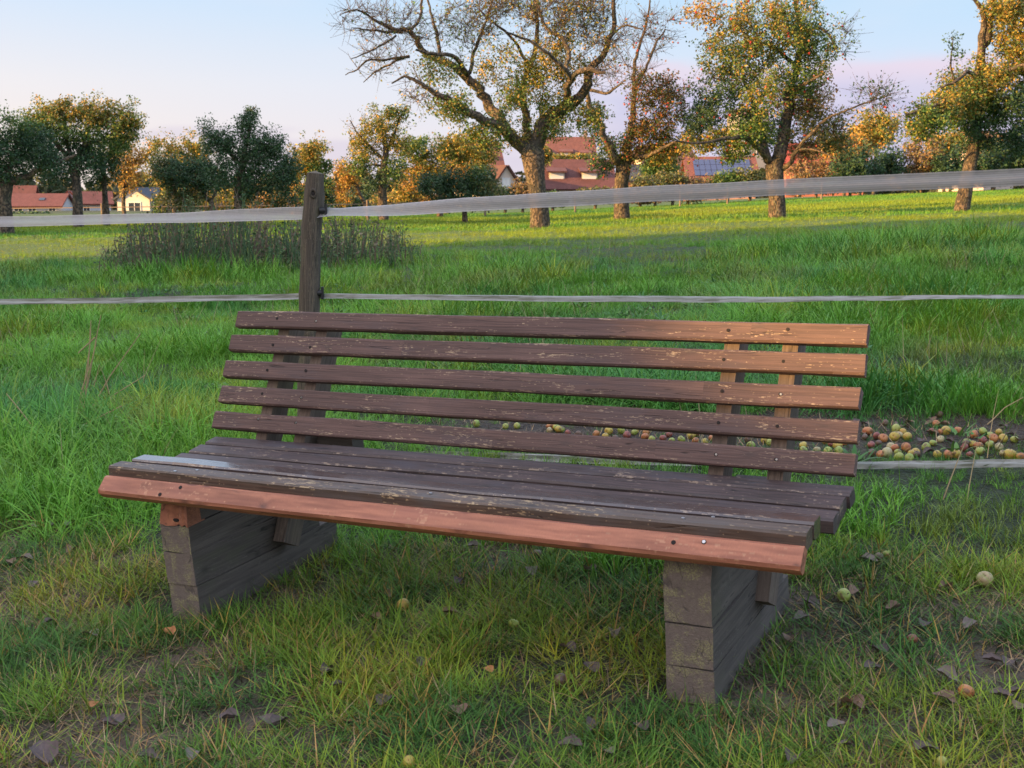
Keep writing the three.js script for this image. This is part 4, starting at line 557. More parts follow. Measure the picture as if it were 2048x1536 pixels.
tree('apple_tree', 'fruit tree with pale split trunk and red apples between the two large trees', 'tree', 36, {
  leaf: .07, fruit: .35, limbs: [{ p: [[1245, 413], [1243, 370], [1247, 336], [1250, 312]], r: [17, 15, 15, 14] }, { p: [[1246, 330], [1229, 318, -.2], [1212, 280, -.4], [1198, 246, -.5], [1178, 205, -.6], [1173, 180, -.6], [1170, 130, -.7]], r: [11, 10, 8.5, 7, 5.5, 4.5, 3] }, { p: [[1253, 318], [1263, 250, .3], [1268, 200, .4], [1268, 150, .5], [1273, 110, .6], [1290, 60, .7], [1300, 0, .8]], r: [10, 8, 6, 5, 3.8, 3, 1.8] }, { p: [[1255, 310], [1296, 314, -.4], [1325, 297, -.7], [1357, 282, -1]], r: [6, 5, 4, 3] }, { p: [[1266, 170, .5], [1290, 140], [1310, 90], [1330, 60]], r: [4, 3.5, 3, 2] }, { p: [[1178, 180, -.6], [1215, 185, -.8], [1245, 165, -1]], r: [4, 3.4, 2] }],
  lobes: [[1300, 250, 62, 55, 90, 26, 'red'], [1345, 200, 55, 50, 70, 26, 'red'], [1225, 300, 36, 40, 36, 26, 'green'], [1350, 285, 50, 30, 40, 26, 'golden'], [1190, 250, 30, 55, 30, 22, 'dark'], [1390, 240, 30, 45, 30, 26, 'dark'], [1290, 180, 50, 45, 50, 24, 'red'], [1330, 310, 60, 28, 46, 26, 'golden'], [1270, 290, 40, 40, 40, 26, 'red'], [1205, 330, 30, 24, 22, 24, 'dark'], [1270, 90, 60, 80, 40, 2, 'red', .3, { bare: 3 }], [1320, 60, 45, 60, 30, 3, 'red', .3, { bare: 3 }], [1215, 150, 45, 45, 20, 2, 'golden', -.5, { bare: 2 }]] });
tree('apple_tree', 'leafy apple tree with twisted trunk and red fruit in its top', 'tree', 31, {
  leaf: .066, fruit: .22, limbs: [{ p: c3([[780, 1128], [776, 1000], [770, 900], [765, 840]]), r: [19, 16.5, 18, 19] }, { p: c3([[760, 870], [740, 815], [690, 755, -.3], [620, 710, -.5], [550, 705, -.8], [470, 715, -1], [380, 735, -1.2], [260, 722, -1.4]]), r: [13, 11, 8.5, 6.5, 4.8, 3.6, 2.7, 1.5] }, { p: c3([[725, 790], [705, 740, .4], [690, 620, .8], [655, 520, 1], [615, 420, 1.2], [580, 330, 1.3]]), r: [9, 8, 7, 6, 4.5, 3] }, { p: c3([[775, 870], [800, 760], [818, 640, .2], [838, 530, .3], [862, 410, .3], [880, 340, .4], [905, 230, .5], [895, 100, .6], [870, 0, .6], [850, -100, .6]]), r: [17, 15, 13.5, 12, 9.5, 8.5, 7, 5.5, 4, 2.5] }, { p: c3([[845, 510, .3], [900, 450, -.4], [940, 420, -.7], [1010, 380, -1]]), r: [7, 5.5, 4, 2.5] }, { p: c3([[790, 880], [840, 840, -.3], [880, 770, -.6], [950, 690, -.9], [1020, 620, -1.1], [1120, 570, -1.3], [1250, 520, -1.5], [1360, 485, -1.7]]), r: [6.5, 5.4, 4.6, 3.8, 3, 2.3, 1.7, 1] }, { p: c3([[885, 765, -.6], [980, 770, -.9], [1085, 815, -1.2]]), r: [3, 2.4, 1.2] }, { p: c3([[905, 230, .5], [960, 150], [1030, 160, -.4], [1090, 270, -.6]]), r: [4.5, 3.5, 2.6, 1.5] }, { p: c3([[880, 340, .4], [770, 250, .2], [650, 200], [560, 120, -.2]]), r: [5, 4, 3, 2] }],
  lobes: [[1560, 70, 85, 70, 110, 26, 'apple'], [1500, 130, 75, 60, 100, 26, 'apple'], [1610, 60, 55, 75, 70, 26, 'green'], [1470, 60, 60, 55, 60, 24, 'golden'], [1400, 20, 45, 32, 30, 22, 'orange'], [1550, 10, 90, 40, 60, 24, 'golden'], [1600, 160, 50, 55, 56, 26, 'green'], [1490, 220, 50, 55, 56, 26, 'dark'], [1430, 200, 50, 60, 60, 26, 'dark'], [1445, 275, 50, 30, 36, 24, 'golden'], [1390, 290, 40, 22, 24, 24, 'golden'], [1620, 250, 50, 42, 50, 26, 'olive'], [1670, 255, 42, 34, 36, 24, 'olive'], [1640, 205, 40, 35, 30, 22, 'brown'], [1755, 195, 48, 26, 26, 9, 'dark', -1.5, { bare: 2 }], [1690, 90, 18, 55, 12, 6, 'green', -.3, { bare: 2 }], [1555, 260, 40, 50, 34, 24, 'green', .4], [1530, 190, 60, 50, 50, 26, 'apple', -.8], [1470, 310, 40, 22, 30, 24, 'green'], [1410, 250, 45, 45, 44, 26, 'dark'], [1500, 270, 45, 40, 44, 26, 'green', -.5], [1660, 290, 50, 22, 34, 24, 'olive'], [1610, 300, 40, 26, 34, 24, 'brown'], [1640, 110, 40, 60, 40, 26, 'apple'], [1440, 120, 50, 55, 50, 24, 'apple'], [1600, 200, 60, 45, 50, 26, 'brown', .5]] });
tree('apple_tree', 'leaning fruit tree cut by the right edge of the picture', 'tree', 31, {
  leaf: .07, limbs: [{ p: c3([[1722, 1085], [1740, 985], [1762, 880], [1785, 760], [1797, 680]]), r: [16.5, 14.5, 13.5, 12.5, 12] }, { p: c3([[1790, 730], [1800, 640], [1812, 480], [1820, 320], [1824, 210], [1838, 70], [1815, 25], [1770, -10]]), r: [12, 11.5, 10.5, 9.5, 8.5, 6, 5, 3] }, { p: c3([[1824, 260], [1865, 180, .3], [1878, 80, .4], [1900, -20, .5]]), r: [8, 7.5, 6, 4] }, { p: c3([[1838, 60], [1870, 20], [1900, -40]]), r: [5, 4, 3] }, { p: c3([[1815, 400], [1750, 370, -.6], [1690, 420, -1], [1620, 450, -1.2]]), r: [5, 4.2, 3.4, 2] }, { p: c3([[1805, 560], [1720, 520, -.8], [1620, 525, -1.2], [1540, 560, -1.5], [1440, 590, -1.7]]), r: [6, 5, 4, 3, 2] }, { p: c3([[1820, 330], [1900, 380, -.5], [2000, 345, -1], [2080, 330, -1.4]]), r: [6, 5, 4, 3] }, { p: c3([[1808, 560], [1900, 520, .2], [2040, 480, .4], [2140, 440, .5]]), r: [7, 6, 5, 4] }, { p: c3([[1690, 420, -1], [1670, 330, -1.1], [1680, 200, -1.2]]), r: [2.6, 2, 1] }],
  lobes: [[1955, 170, 55, 45, 60, 28, 'apple'], [1985, 215, 55, 45, 70, 28, 'green'], [1920, 225, 50, 38, 56, 28, 'green'], [1900, 175, 40, 35, 36, 24, 'apple'], [2025, 60, 48, 65, 80, 28, 'golden'], [2060, 130, 60, 60, 70, 28, 'apple'], [2040, 220, 55, 55, 70, 28, 'dark', -.6], [1860, 245, 50, 28, 44, 26, 'green', -1.4], [1835, 268, 30, 20, 20, 24, 'apple', -1.6], [1906, 100, 16, 40, 10, 12, 'dark', -1.1], [1950, 260, 45, 26, 36, 26, 'dark', -.4], [2100, 40, 60, 80, 50, 24, 'apple'], [2030, 0, 50, 30, 30, 26, 'golden'], [1930, 200, 55, 50, 60, 28, 'apple', -.5], [1990, 150, 50, 50, 60, 28, 'golden', -.4], [2030, 280, 40, 30, 40, 28, 'dark'], [1890, 215, 45, 40, 40, 26, 'golden', -1], [1850, 235, 45, 25, 36, 24, 'apple', -1.3], [2010, 20, 40, 50, 50, 28, 'golden', -.3], [1960, 285, 36, 20, 26, 26, 'dark'], [2060, 90, 50, 60, 50, 28, 'golden', -.5]] });
tree('apple_tree', 'dark tree cut by the left edge of the picture with a low limb', 'tree', 33, { leaf: .07, limbs: [{ p: [[12, 470], [10, 430], [8, 396], [12, 366]], r: [16, 13.5, 13, 13] }, { p: [[12, 370], [55, 352], [105, 328], [150, 312]], r: [8, 7, 5, 3] }, { p: [[10, 370], [-18, 310], [-35, 250]], r: [8, 6, 4] }, { p: [[12, 372], [25, 320], [40, 280]], r: [7, 5, 3] }], lobes: [[20, 300, 55, 50, 90, 26, 'dark'], [65, 290, 45, 42, 60, 26, 'dark'], [-30, 270, 60, 70, 70, 24, 'green'], [95, 325, 40, 26, 36, 24, 'dark'], [10, 345, 40, 30, 36, 24, 'dark'], [40, 255, 35, 25, 26, 24, 'green']] });
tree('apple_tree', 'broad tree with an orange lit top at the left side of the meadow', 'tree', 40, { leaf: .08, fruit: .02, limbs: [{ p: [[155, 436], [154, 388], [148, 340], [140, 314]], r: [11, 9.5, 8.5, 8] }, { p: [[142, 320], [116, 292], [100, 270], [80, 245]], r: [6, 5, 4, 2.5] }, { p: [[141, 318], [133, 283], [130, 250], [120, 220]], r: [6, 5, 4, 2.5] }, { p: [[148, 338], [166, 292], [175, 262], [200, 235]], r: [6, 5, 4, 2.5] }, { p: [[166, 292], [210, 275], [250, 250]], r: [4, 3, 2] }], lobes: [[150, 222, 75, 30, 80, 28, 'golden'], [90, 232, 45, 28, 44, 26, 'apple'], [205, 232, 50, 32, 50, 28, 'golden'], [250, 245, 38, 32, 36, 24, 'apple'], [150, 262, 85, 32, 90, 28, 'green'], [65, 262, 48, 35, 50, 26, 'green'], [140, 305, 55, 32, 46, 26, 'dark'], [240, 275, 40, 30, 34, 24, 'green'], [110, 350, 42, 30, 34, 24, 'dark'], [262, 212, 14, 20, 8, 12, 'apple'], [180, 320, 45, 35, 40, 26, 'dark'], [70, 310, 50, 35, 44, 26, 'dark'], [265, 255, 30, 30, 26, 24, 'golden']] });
tree('apple_tree', 'slim dark tree just right of the broad orange topped one', 'tree', 42, { leaf: .08, limbs: [{ p: [[214, 440], [210, 392], [205, 342], [199, 312], [200, 285]], r: [7, 6, 5, 4, 3] }, { p: [[205, 335], [225, 305], [240, 280]], r: [3.5, 2.6, 2] }], lobes: [[205, 305, 42, 38, 56, 26, 'green'], [225, 340, 28, 40, 30, 24, 'dark'], [190, 350, 28, 36, 28, 24, 'dark'], [235, 285, 26, 24, 22, 24, 'green']] });
tree('young_tree', 'small orange brown tree left of the white house with the large window', 'tree', 46, { leaf: .09, limbs: [{ p: [[250, 436], [247, 402], [248, 372], [250, 330]], r: [4.5, 4, 3.5, 2] }, { p: [[248, 385], [268, 345], [275, 315]], r: [2.4, 2, 1] }], lobes: [[250, 345, 40, 42, 70, 22, 'orange'], [272, 315, 30, 28, 34, 22, 'orange'], [240, 305, 28, 24, 24, 20, 'golden']] });
tree('tall_bush', 'sparse yellow orange tree behind the dark middle trees', 'tree', 55, { leaf: .10, limbs: [{ p: [[350, 436], [350, 390], [345, 340]], r: [6, 5, 3.5] }, { p: [[350, 380], [385, 320], [400, 285]], r: [3.5, 2.5, 1.5] }], lobes: [[345, 305, 52, 42, 80, 22, 'golden'], [325, 350, 45, 38, 56, 22, 'golden'], [395, 300, 38, 36, 50, 22, 'golden'], [410, 360, 40, 38, 46, 22, 'orange'], [305, 300, 18, 30, 16, 18, 'apple']] });
tree('apple_tree', 'dense blue green tree with a sprig on top left of the fence post', 'tree', 36, { leaf: .066, limbs: [{ p: [[480, 446], [477, 385], [484, 335], [490, 295]], r: [9, 8, 7, 5.5] }, { p: [[484, 330], [450, 300], [425, 270]], r: [5, 4, 2.5] }, { p: [[488, 310], [500, 260], [498, 225], [512, 214]], r: [4.5, 3.5, 2.5, 1.2] }, { p: [[487, 320], [530, 290], [560, 300]], r: [4.5, 3.5, 2.5] }], lobes: [[480, 300, 55, 42, 90, 30, 'dark'], [440, 285, 36, 30, 44, 28, 'dark'], [498, 248, 34, 26, 40, 28, 'dark'], [540, 295, 42, 36, 60, 30, 'dark'], [535, 350, 58, 40, 90, 30, 'dark'], [450, 350, 48, 38, 70, 30, 'dark'], [575, 335, 30, 38, 40, 28, 'dark'], [412, 258, 20, 20, 16, 20, 'dark'], [500, 222, 16, 10, 10, 14, 'dark'], [570, 395, 40, 28, 40, 28, 'dark'], [500, 390, 40, 30, 30, 24, 'dark']] });
tree('apple_tree', 'low dark tree with forked stem under the yellow one', 'tree', 38, { leaf: .075, limbs: [{ p: [[425, 438], [424, 415], [420, 400]], r: [6.5, 5.5, 5] }, { p: [[420, 402], [395, 375], [370, 350]], r: [4.5, 3.5, 2] }, { p: [[421, 402], [440, 370], [445, 345]], r: [4, 3, 2] }], lobes: [[350, 345, 48, 36, 70, 28, 'dark'], [400, 365, 45, 32, 60, 28, 'dark'], [325, 335, 26, 30, 26, 24, 'olive'], [370, 395, 45, 22, 40, 26, 'olive'], [400, 330, 34, 22, 28, 24, 'dark']] });
tree('tall_bush', 'yellow green tree standing straight behind the fence post', 'tree', 50, { leaf: .10, limbs: [{ p: [[635, 436], [632, 390], [628, 340], [625, 300]], r: [6, 5, 3.5, 2] }], lobes: [[622, 310, 38, 38, 70, 26, 'golden'], [640, 350, 32, 40, 50, 26, 'green'], [603, 330, 28, 36, 36, 26, 'golden'], [650, 390, 26, 28, 26, 24, 'dark'], [615, 390, 30, 30, 30, 24, 'green']] });
tree('apple_tree', 'knotty old tree with an open sunlit crown right of the fence post', 'tree', 46, { leaf: .085, limbs: [{ p: [[768, 438], [765, 385], [768, 335], [772, 302], [768, 275]], r: [10.5, 9, 7.5, 6, 4] }, { p: [[768, 320], [735, 290], [712, 262], [700, 240]], r: [4, 3, 2, 1] }, { p: [[772, 305], [790, 265], [800, 235], [815, 212]], r: [4, 3, 2, 1] }, { p: [[770, 335], [740, 330], [715, 345]], r: [3.5, 2.5, 1.5] }], lobes: [[760, 255, 42, 36, 56, 24, 'golden'], [735, 290, 42, 30, 46, 24, 'golden'], [795, 235, 26, 26, 26, 22, 'apple'], [725, 330, 36, 24, 30, 22, 'green'], [795, 290, 34, 30, 36, 24, 'golden'], [790, 345, 32, 36, 36, 24, 'green'], [745, 370, 30, 30, 30, 24, 'dark'], [705, 250, 10, 18, 4, 4, 'golden', 0, { bare: 1 }], [770, 225, 30, 16, 16, 20, 'apple']] });
tree('young_tree', 'leaning orange tree with a pink lit stem right of the fence post', 'tree', 52, { leaf: .10, limbs: [{ p: [[735, 438], [728, 405], [715, 380], [705, 350]], r: [4.5, 4, 3, 2] }], lobes: [[695, 345, 34, 32, 50, 22, 'orange'], [680, 385, 30, 28, 34, 22, 'orange'], [720, 310, 24, 22, 22, 20, 'golden']] });
tree('tall_bush', 'broad yellow orange tree left of the half bare fruit tree', 'tree', 50, { leaf: .095, limbs: [{ p: [[880, 434], [878, 395], [875, 355]], r: [7, 6, 4.5] }, { p: [[877, 375], [910, 330], [935, 300]], r: [4, 3, 2] }, { p: [[876, 370], [845, 330], [830, 300]], r: [4, 3, 2] }], lobes: [[832, 298, 40, 38, 60, 26, 'green'], [865, 335, 50, 42, 80, 26, 'golden'], [915, 295, 52, 36, 70, 26, 'golden'], [960, 310, 38, 32, 46, 26, 'golden'], [830, 365, 38, 40, 56, 26, 'orange'], [885, 300, 34, 30, 34, 26, 'apple'], [815, 395, 40, 26, 34, 24, 'golden'], [985, 290, 26, 26, 22, 22, 'apple']] });
tree('low_bush', 'dark green spreading bush in front of the yellow orange tree', 'bush', 39, { leaf: .075, limbs: [{ p: [[930, 432], [928, 410], [925, 395]], r: [6, 5, 4] }, { p: [[926, 402], [890, 380], [850, 372]], r: [3.5, 2.5, 1.5] }, { p: [[926, 400], [955, 375], [970, 355]], r: [3.5, 2.5, 1.5] }], lobes: [[880, 370, 58, 28, 80, 28, 'dark'], [940, 365, 48, 34, 70, 28, 'dark'], [905, 400, 60, 20, 50, 26, 'dark'], [980, 380, 28, 30, 34, 26, 'olive'], [955, 345, 20, 18, 16, 24, 'green']] });
// ---------- the hedge of shrubs behind the meadow ----------
const shrubs = [
  [1045, 384, 24, 22, 'brown', 'round brown shrub left of the foot of the half bare tree'], [1105, 397, 22, 8, 'green', 'green shrub just right of the half bare tree trunk'], [1190, 389, 34, 9, 'olive', 'olive shrub under the windows of the dormer house'], [1010, 392, 30, 16, 'dark', 'dark low shrub below the gabled house'],
  [1310, 372, 46, 24, 'olive', 'olive shrub right of the pale split trunk'], [1375, 372, 46, 20, 'brown', 'reddish brown low shrub in front of the solar roof'], [1345, 364, 30, 18, 'olive', 'taller olive shrub left of the solar roof'], [1455, 364, 34, 22, 'green', 'yellow green shrub in front of the solar panels'], [1500, 358, 32, 28, 'olive', 'olive shrub left of the twisted trunk'],
  [1632, 348, 58, 36, 'brown', 'broad tawny shrub right of the twisted trunk'], [1700, 340, 42, 40, 'dark', 'dark green shrub right of the tawny one'], [1768, 338, 50, 38, 'dark', 'dark blue green shrub in the middle of the right hedge'], [1848, 322, 44, 44, 'brown', 'rusty brown round shrub left of the leaning trunk'], [1842, 352, 30, 20, 'red', 'dark red low shrub left of the leaning trunk'], [1900, 338, 34, 32, 'dark', 'dark shrub directly left of the leaning trunk'], [1985, 328, 56, 38, 'dark', 'wide dark green shrub right of the leaning trunk'], [2045, 320, 40, 40, 'dark', 'dark green shrub at the right edge of the picture'], [1280, 386, 40, 14, 'brown', 'low rust coloured shrub at the foot of the pale split trunk']];
for (const [x, y0, rx, ry0, pal, label] of shrubs) { const tall = x > 1580 && ry0 > 25, y = y0 - (tall ? 10 : 0), ry = ry0 * (tall ? 1.28 : 1), F = 63 + (x * 7 % 5) - 2; tree('shrub', label, 'shrub', F, { leaf: .13, spread: .2, limbs: [{ p: [[x, y + ry + 10], [x + 2, y + ry * .6], [x, y + ry * .1]], r: [3, 2.4, 1.5] }, { p: [[x, y + ry], [x - rx * .4, y], [x - rx * .6, y - ry * .4]], r: [2, 1.6, 1] }, { p: [[x, y + ry], [x + rx * .4, y], [x + rx * .6, y - ry * .4]], r: [2, 1.6, 1] }], lobes: [[x, y, rx, ry, 50, 26, pal], [x - rx * .45, y + ry * .35, rx * .6, ry * .7, 34, 26, pal], [x + rx * .45, y + ry * .3, rx * .6, ry * .75, 34, 26, pal], [x, y + ry * .6, rx * .9, ry * .5, 26, 26, pal]] }, 'shrubs along the back of the meadow'); }
const back = [[1750, 255, 52, 42, 'golden', 'tall golden tree behind the right hedge', 80], [1690, 295, 56, 30, 'orange', 'orange leaved tree left of the tall golden one', 74], [1890, 285, 44, 30, 'golden', 'golden tree seen under the leaning tree', 78], [1722, 278, 36, 30, 'orange', 'orange tree just right of the bright red roof', 80], [1990, 290, 50, 26, 'brown', 'brown tree behind the right edge of the hedge', 76], [962, 352, 26, 40, 'dark', 'dark tree beside the brown gabled house', 120], [1135, 319, 58, 6, 'golden', 'yellow garden shrubs between the two dormer roofs', 190], [930, 330, 40, 50, 'orange', 'orange tree far behind the dark green bush', 70], [62, 434, 42, 4, 'dark', 'dark clipped hedge in front of the red roofed house', 120], [334, 410, 26, 22, 'green', 'green shrub hiding the right corner of the white house', 90], [610, 395, 40, 34, 'orange', 'orange bush glowing behind the dark blue green tree', 70], [1075, 310, 26, 20, 'golden', 'golden tree between the tiled roofs', 150], [1320, 330, 36, 26, 'green', 'green tree in front of the dark flat roof', 90], [352, 396, 36, 24, 'olive', 'olive bush far behind the small orange brown tree', 66], [450, 402, 46, 22, 'golden', 'yellow bush seen under the dark middle trees', 66], [545, 405, 44, 20, 'orange', 'orange bush seen under the blue green tree', 68], [700, 408, 36, 20, 'dark', 'dark bush at the foot of the leaning orange tree', 60], [790, 405, 44, 22, 'golden', 'yellow bush right of the knotty old tree stem', 64], [860, 408, 36, 20, 'orange', 'orange bush under the broad yellow orange tree', 64], [385, 335, 40, 30, 'olive', 'olive tree behind the low dark tree', 70]];
for (const [x, y, rx, ry, pal, label, F] of back) tree('background_tree', label, 'tree', F, { leaf: .13 * F / 63, spread: .2 * F / 63, limbs: [{ p: [[x, y + ry + 12], [x + 2, y + ry * .5], [x, y]], r: [3.5, 3, 2] }], lobes: [[x, y, rx, ry, 70, 24, pal], [x - rx * .4, y + ry * .3, rx * .65, ry * .7, 40, 24, pal], [x + rx * .4, y + ry * .3, rx * .65, ry * .7, 40, 24, pal]] });
{ const lob = []; for (let x = 960; x < 2160; x += 46) { if (x > 985 && x < 1235) continue; const y = lookup([[960, 420], [1300, 400], [1700, 381], [2048, 364], [2160, 358]], x); lob.push([x, y - 10 + rr(-3, 3), 34, rr(9, 15), 20, 24, pick(['dark', 'olive', 'green', 'brown', 'olive'])]); } tree('hedge', 'long low mixed hedge closing the meadow below the taller shrubs', 'hedge', 61, { leaf: .12, spread: .18, limbs: [{ p: [[1500, 396], [1500, 390], [1501, 384]], r: [3, 2.4, 1.5] }, ...[1300, 1400, 1600, 1700, 1800, 1900, 2000, 2100].map((x) => { const y = lookup([[960, 420], [1300, 400], [1700, 381], [2048, 364], [2160, 358]], x); return { p: [[x, y + 8], [x + 2, y - 4], [x + 4, y - 14]], r: [2.4, 1.8, 1] }; })], lobes: lob }); }
// ---------- village ----------
const tileTex = (() => { const H = new Float32Array(256 * 256), m = dataTex(256, 256, (i, j) => { const row = Math.floor(j / 16), x = (i + (row % 2) * 8) % 16, k = .78 + .22 * h2(row, Math.floor((i + (row % 2) * 8) / 16)) * sst(0, 3, x) * 1; H[j * 256 + i] = (j % 16) / 16 * .7 + .3 * Math.sin(x / 16 * Math.PI); return S2([k, k, k].map((q) => q * (.85 + .3 * fbm(i / 40, j / 40, 3)))); }, true); m.repeat.set(.22, .22); const b = dataTex(256, 256, (i, j) => H[j * 256 + i]); b.repeat.set(.22, .22); return { m, b }; })();
const roofMat = (c) => std({ color: rgb(...c.map((x) => x * .78)), map: tileTex.m, bumpMap: tileTex.b, bumpScale: .05, roughness: .85 });
const plaster = dataTex(256, 256, (i, j) => S2([1, 1, 1].map((q) => q * (.86 + .16 * fbm(i / 30, j / 30, 4)))), true); plaster.repeat.set(.2, .2);
const wallMat = (c) => std({ color: rgb(...c), map: plaster, roughness: .92 });
const mGlass = std({ color: rgb(.03, .04, .055), roughness: .12, metalness: 0 }), mFrame = std({ color: rgb(.72, .71, .69), roughness: .6 }), mBlind = std({ color: rgb(.80, .78, .72), roughness: .7 }), mGrey = std({ color: rgb(.20, .20, .21), roughness: .8 });
const box = (w, h, d, x, y, z) => { const g = new THREE.BoxGeometry(w, h, d); g.translate(x, y, z); return g; };
function winPart(parent, x, y, z, w, h, name = 'window', blind) { const f = part(name, mergeGeometries([box(w + .24, .12, .1, x, y + h / 2 + .06, z), box(w + .24, .12, .14, x, y - h / 2 - .06, z + .02), box(.12, h, .1, x - w / 2 - .06, y, z), box(.12, h, .1, x + w / 2 + .06, y, z), box(.07, h, .08, x, y, z)]), mFrame, parent); part('pane', box(w, h, .04, x, y, z - .02), blind ? mBlind : mGlass, f); return f; }
// a house with its front turned to the camera by yaw; sizes in metres; front[] lists windows [x, y, w, h] from the middle of the front at ground level
function house(label, px, py, F, o, name = 'house') {
  const p = at(px, py, F), t = thing(name, label, 'house', p); t.rotation.y = o.yaw || 0;
  const { w, d, h, rise } = o, ov = .45, W = wallMat(o.wall), R = roofMat(o.roof), gf = !!o.gable, low = -6, wall = new Geo(), hw = w / 2;
  const A = (x, y, z) => V(x, y, z - d / 2);                             // local: front at z = 0 after the shift
  const quadUV = (a, b, c, dd) => { const u = a.distanceTo(b), v = a.distanceTo(dd); wall.quad(a, b, c, dd, [0, 0, u, 0, u, v, 0, v]); };
  const f = [A(-hw, low, d / 2), A(hw, low, d / 2), A(hw, h, d / 2), A(-hw, h, d / 2)], b = [A(hw, low, -d / 2), A(-hw, low, -d / 2), A(-hw, h, -d / 2), A(hw, h, -d / 2)];
  quadUV(...f); quadUV(...b); quadUV(f[1], b[0], b[3], f[2]); quadUV(b[1], f[0], f[3], b[2]);
  if (gf) { wall.tri(f[3], f[2], A(0, h + rise, d / 2)); wall.tri(b[3], b[2], A(0, h + rise, -d / 2)); } else { wall.tri(f[2], b[3], A(hw, h + rise, 0)); wall.tri(b[2], f[3], A(-hw, h + rise, 0)); }
  part('wall', wall.build(), W, t);
  const roof = new Geo(), th = .22, slab = (a, b2, c, e) => { const n = V().subVectors(b2, a).cross(V().subVectors(e, a)).normalize().multiplyScalar(th), uv = (q) => 0, u = a.distanceTo(b2), v = a.distanceTo(e), U = [0, 0, u, 0, u, v, 0, v]; const [a2, b3, c3, e2] = [a, b2, c, e].map((q) => q.clone().add(n)); roof.quad(a2, b3, c3, e2, U); roof.quad(e, c, b2, a, U); roof.quad(a, b2, b3, a2, [0, 0, u, 0, u, .1, 0, .1]); roof.quad(c, e, e2, c3, [0, 0, u, 0, u, .1, 0, .1]); roof.quad(b2, c, c3, b3, [0, 0, v, 0, v, .1, 0, .1]); roof.quad(e, a, a2, e2, [0, 0, v, 0, v, .1, 0, .1]); };
  if (gf) { const k = rise / hw, e = h - ov * k; slab(A(hw + ov, e, d / 2 + ov), A(hw + ov, e, -d / 2 - ov), A(0.02, h + rise, -d / 2 - ov), A(.02, h + rise, d / 2 + ov)); slab(A(-hw - ov, e, -d / 2 - ov), A(-hw - ov, e, d / 2 + ov), A(-.02, h + rise, d / 2 + ov), A(-.02, h + rise, -d / 2 - ov)); }
  else { const k = rise / (d / 2), e = h - ov * k; slab(A(-hw - ov, e, d / 2 + ov), A(hw + ov, e, d / 2 + ov), A(hw + ov, h + rise, .02), A(-hw - ov, h + rise, .02)); slab(A(hw + ov, e, -d / 2 - ov), A(-hw - ov, e, -d / 2 - ov), A(-hw - ov, h + rise, -.02), A(hw + ov, h + rise, -.02)); }
  const rf = part('roof', roof.build(), R, t);
  for (const [x, y, ww, hh, bl] of o.front || []) winPart(t, x, y, .03, ww, hh, 'window', bl);
  for (const [x, y, ww, hh] of o.doors || []) part('door', box(ww, hh, .1, x, y, .04), mGrey, t);
  for (const [x, z, hh] of o.chimney || []) part('chimney', box(.7, hh, .7, x, h + rise + hh / 2 - .9, z - d / 2), wallMat([.45, .30, .24]), rf);
  for (const [x, ww, y0, hh] of o.dormers || []) {                       // shed dormers standing on the front slope
    const k = rise / (d / 2), z0 = -(y0 - h) / k - .02, y1 = y0 + hh, z1 = -((y1 + .3 - h) / k), dm = part('dormer', mergeGeometries([box(ww, hh, 1.2, x, y0 + hh / 2, z0 - .6)]), W, t);
    const g = new Geo(), q = [V(x - ww / 2 - .3, y1 - .05, z0 + .5), V(x + ww / 2 + .3, y1 - .05, z0 + .5), V(x + ww / 2 + .3, y1 + .75, z1 - 1.0), V(x - ww / 2 - .3, y1 + .75, z1 - 1.0)]; g.quad(...q, [0, 0, ww, 0, ww, 2, 0, 2]); const lo = q.map((v) => v.clone().add(V(0, -.2, 0))); g.quad(lo[3], lo[2], lo[1], lo[0]); g.quad(lo[0], lo[1], q[1], q[0]); g.quad(lo[1], lo[2], q[2], q[1]); g.quad(lo[3], lo[0], q[0], q[3]);
    const cheeks = new Geo(); for (const s of [-1, 1]) { const xx = x + s * ww / 2, a = V(xx, y0, z0), b2 = V(xx, y1, z0), c = V(xx, y1 + .6, z1 - 1.0); s > 0 ? cheeks.tri(a, c, b2) : cheeks.tri(a, b2, c); } part('cheek', cheeks.build(), R, dm);
    part('dormer_roof', g.build(), R, dm); part('window', box(ww * .84, hh * .62, .06, x, y0 + hh * .52, z0 + .02), mBlind, dm);
  }
  for (const [x, y, ww, hh] of o.skylight || []) { const k = rise / (d / 2), a = Math.atan(k), g = new THREE.BoxGeometry(ww, hh, .12); g.rotateX(a - Math.PI / 2 + 0); g.rotateX(0); g.translate(x, y + .22, -(y - h) / k + .12); part('skylight', g, mGlass, rf); }
  return { t, rf, R, k: rise / (d / 2), h };
}
const m = (px, F) => px * F / FOC;
house('white house with red tiled roof and skylight at the left edge', 60, 438, 190, { w: m(118, 190), d: 8, h: m(25, 190), rise: m(23, 190), yaw: .08, wall: [.62, .60, .60], roof: [.25, .085, .07], front: [[-1.6, 1.1, 1.1, 1.0], [.4, 1.1, 1.0, 1.0], [3.3, 1.1, .9, 1.0]], skylight: [[1.4, 2.7, .8, .9]] });
house('lower red roofed house cut by the left edge of the picture', 8, 430, 215, { w: 9, d: 8, h: 1.9, rise: 2.9, yaw: .2, wall: [.55, .5, .48], roof: [.26, .09, .065], front: [[1.5, .8, 1, .9]] });
house('white gabled house behind the trunk of the broad tree', 140, 432, 200, { w: m(34, 200), d: 8, h: m(28, 200), rise: m(20, 200), gable: true, yaw: .25, wall: [.66, .66, .70], roof: [.32, .08, .05], front: [[0, 1.0, .9, .9]] });
house('bluish white house with small red roof left of the modern white house', 190, 432, 185, { w: m(62, 185), d: 7, h: m(24, 185), rise: m(22, 185), yaw: .35, wall: [.62, .64, .70], roof: [.25, .085, .07], front: [[-1.1, .9, .8, .9], [1.3, .8, .8, 1.2]] });
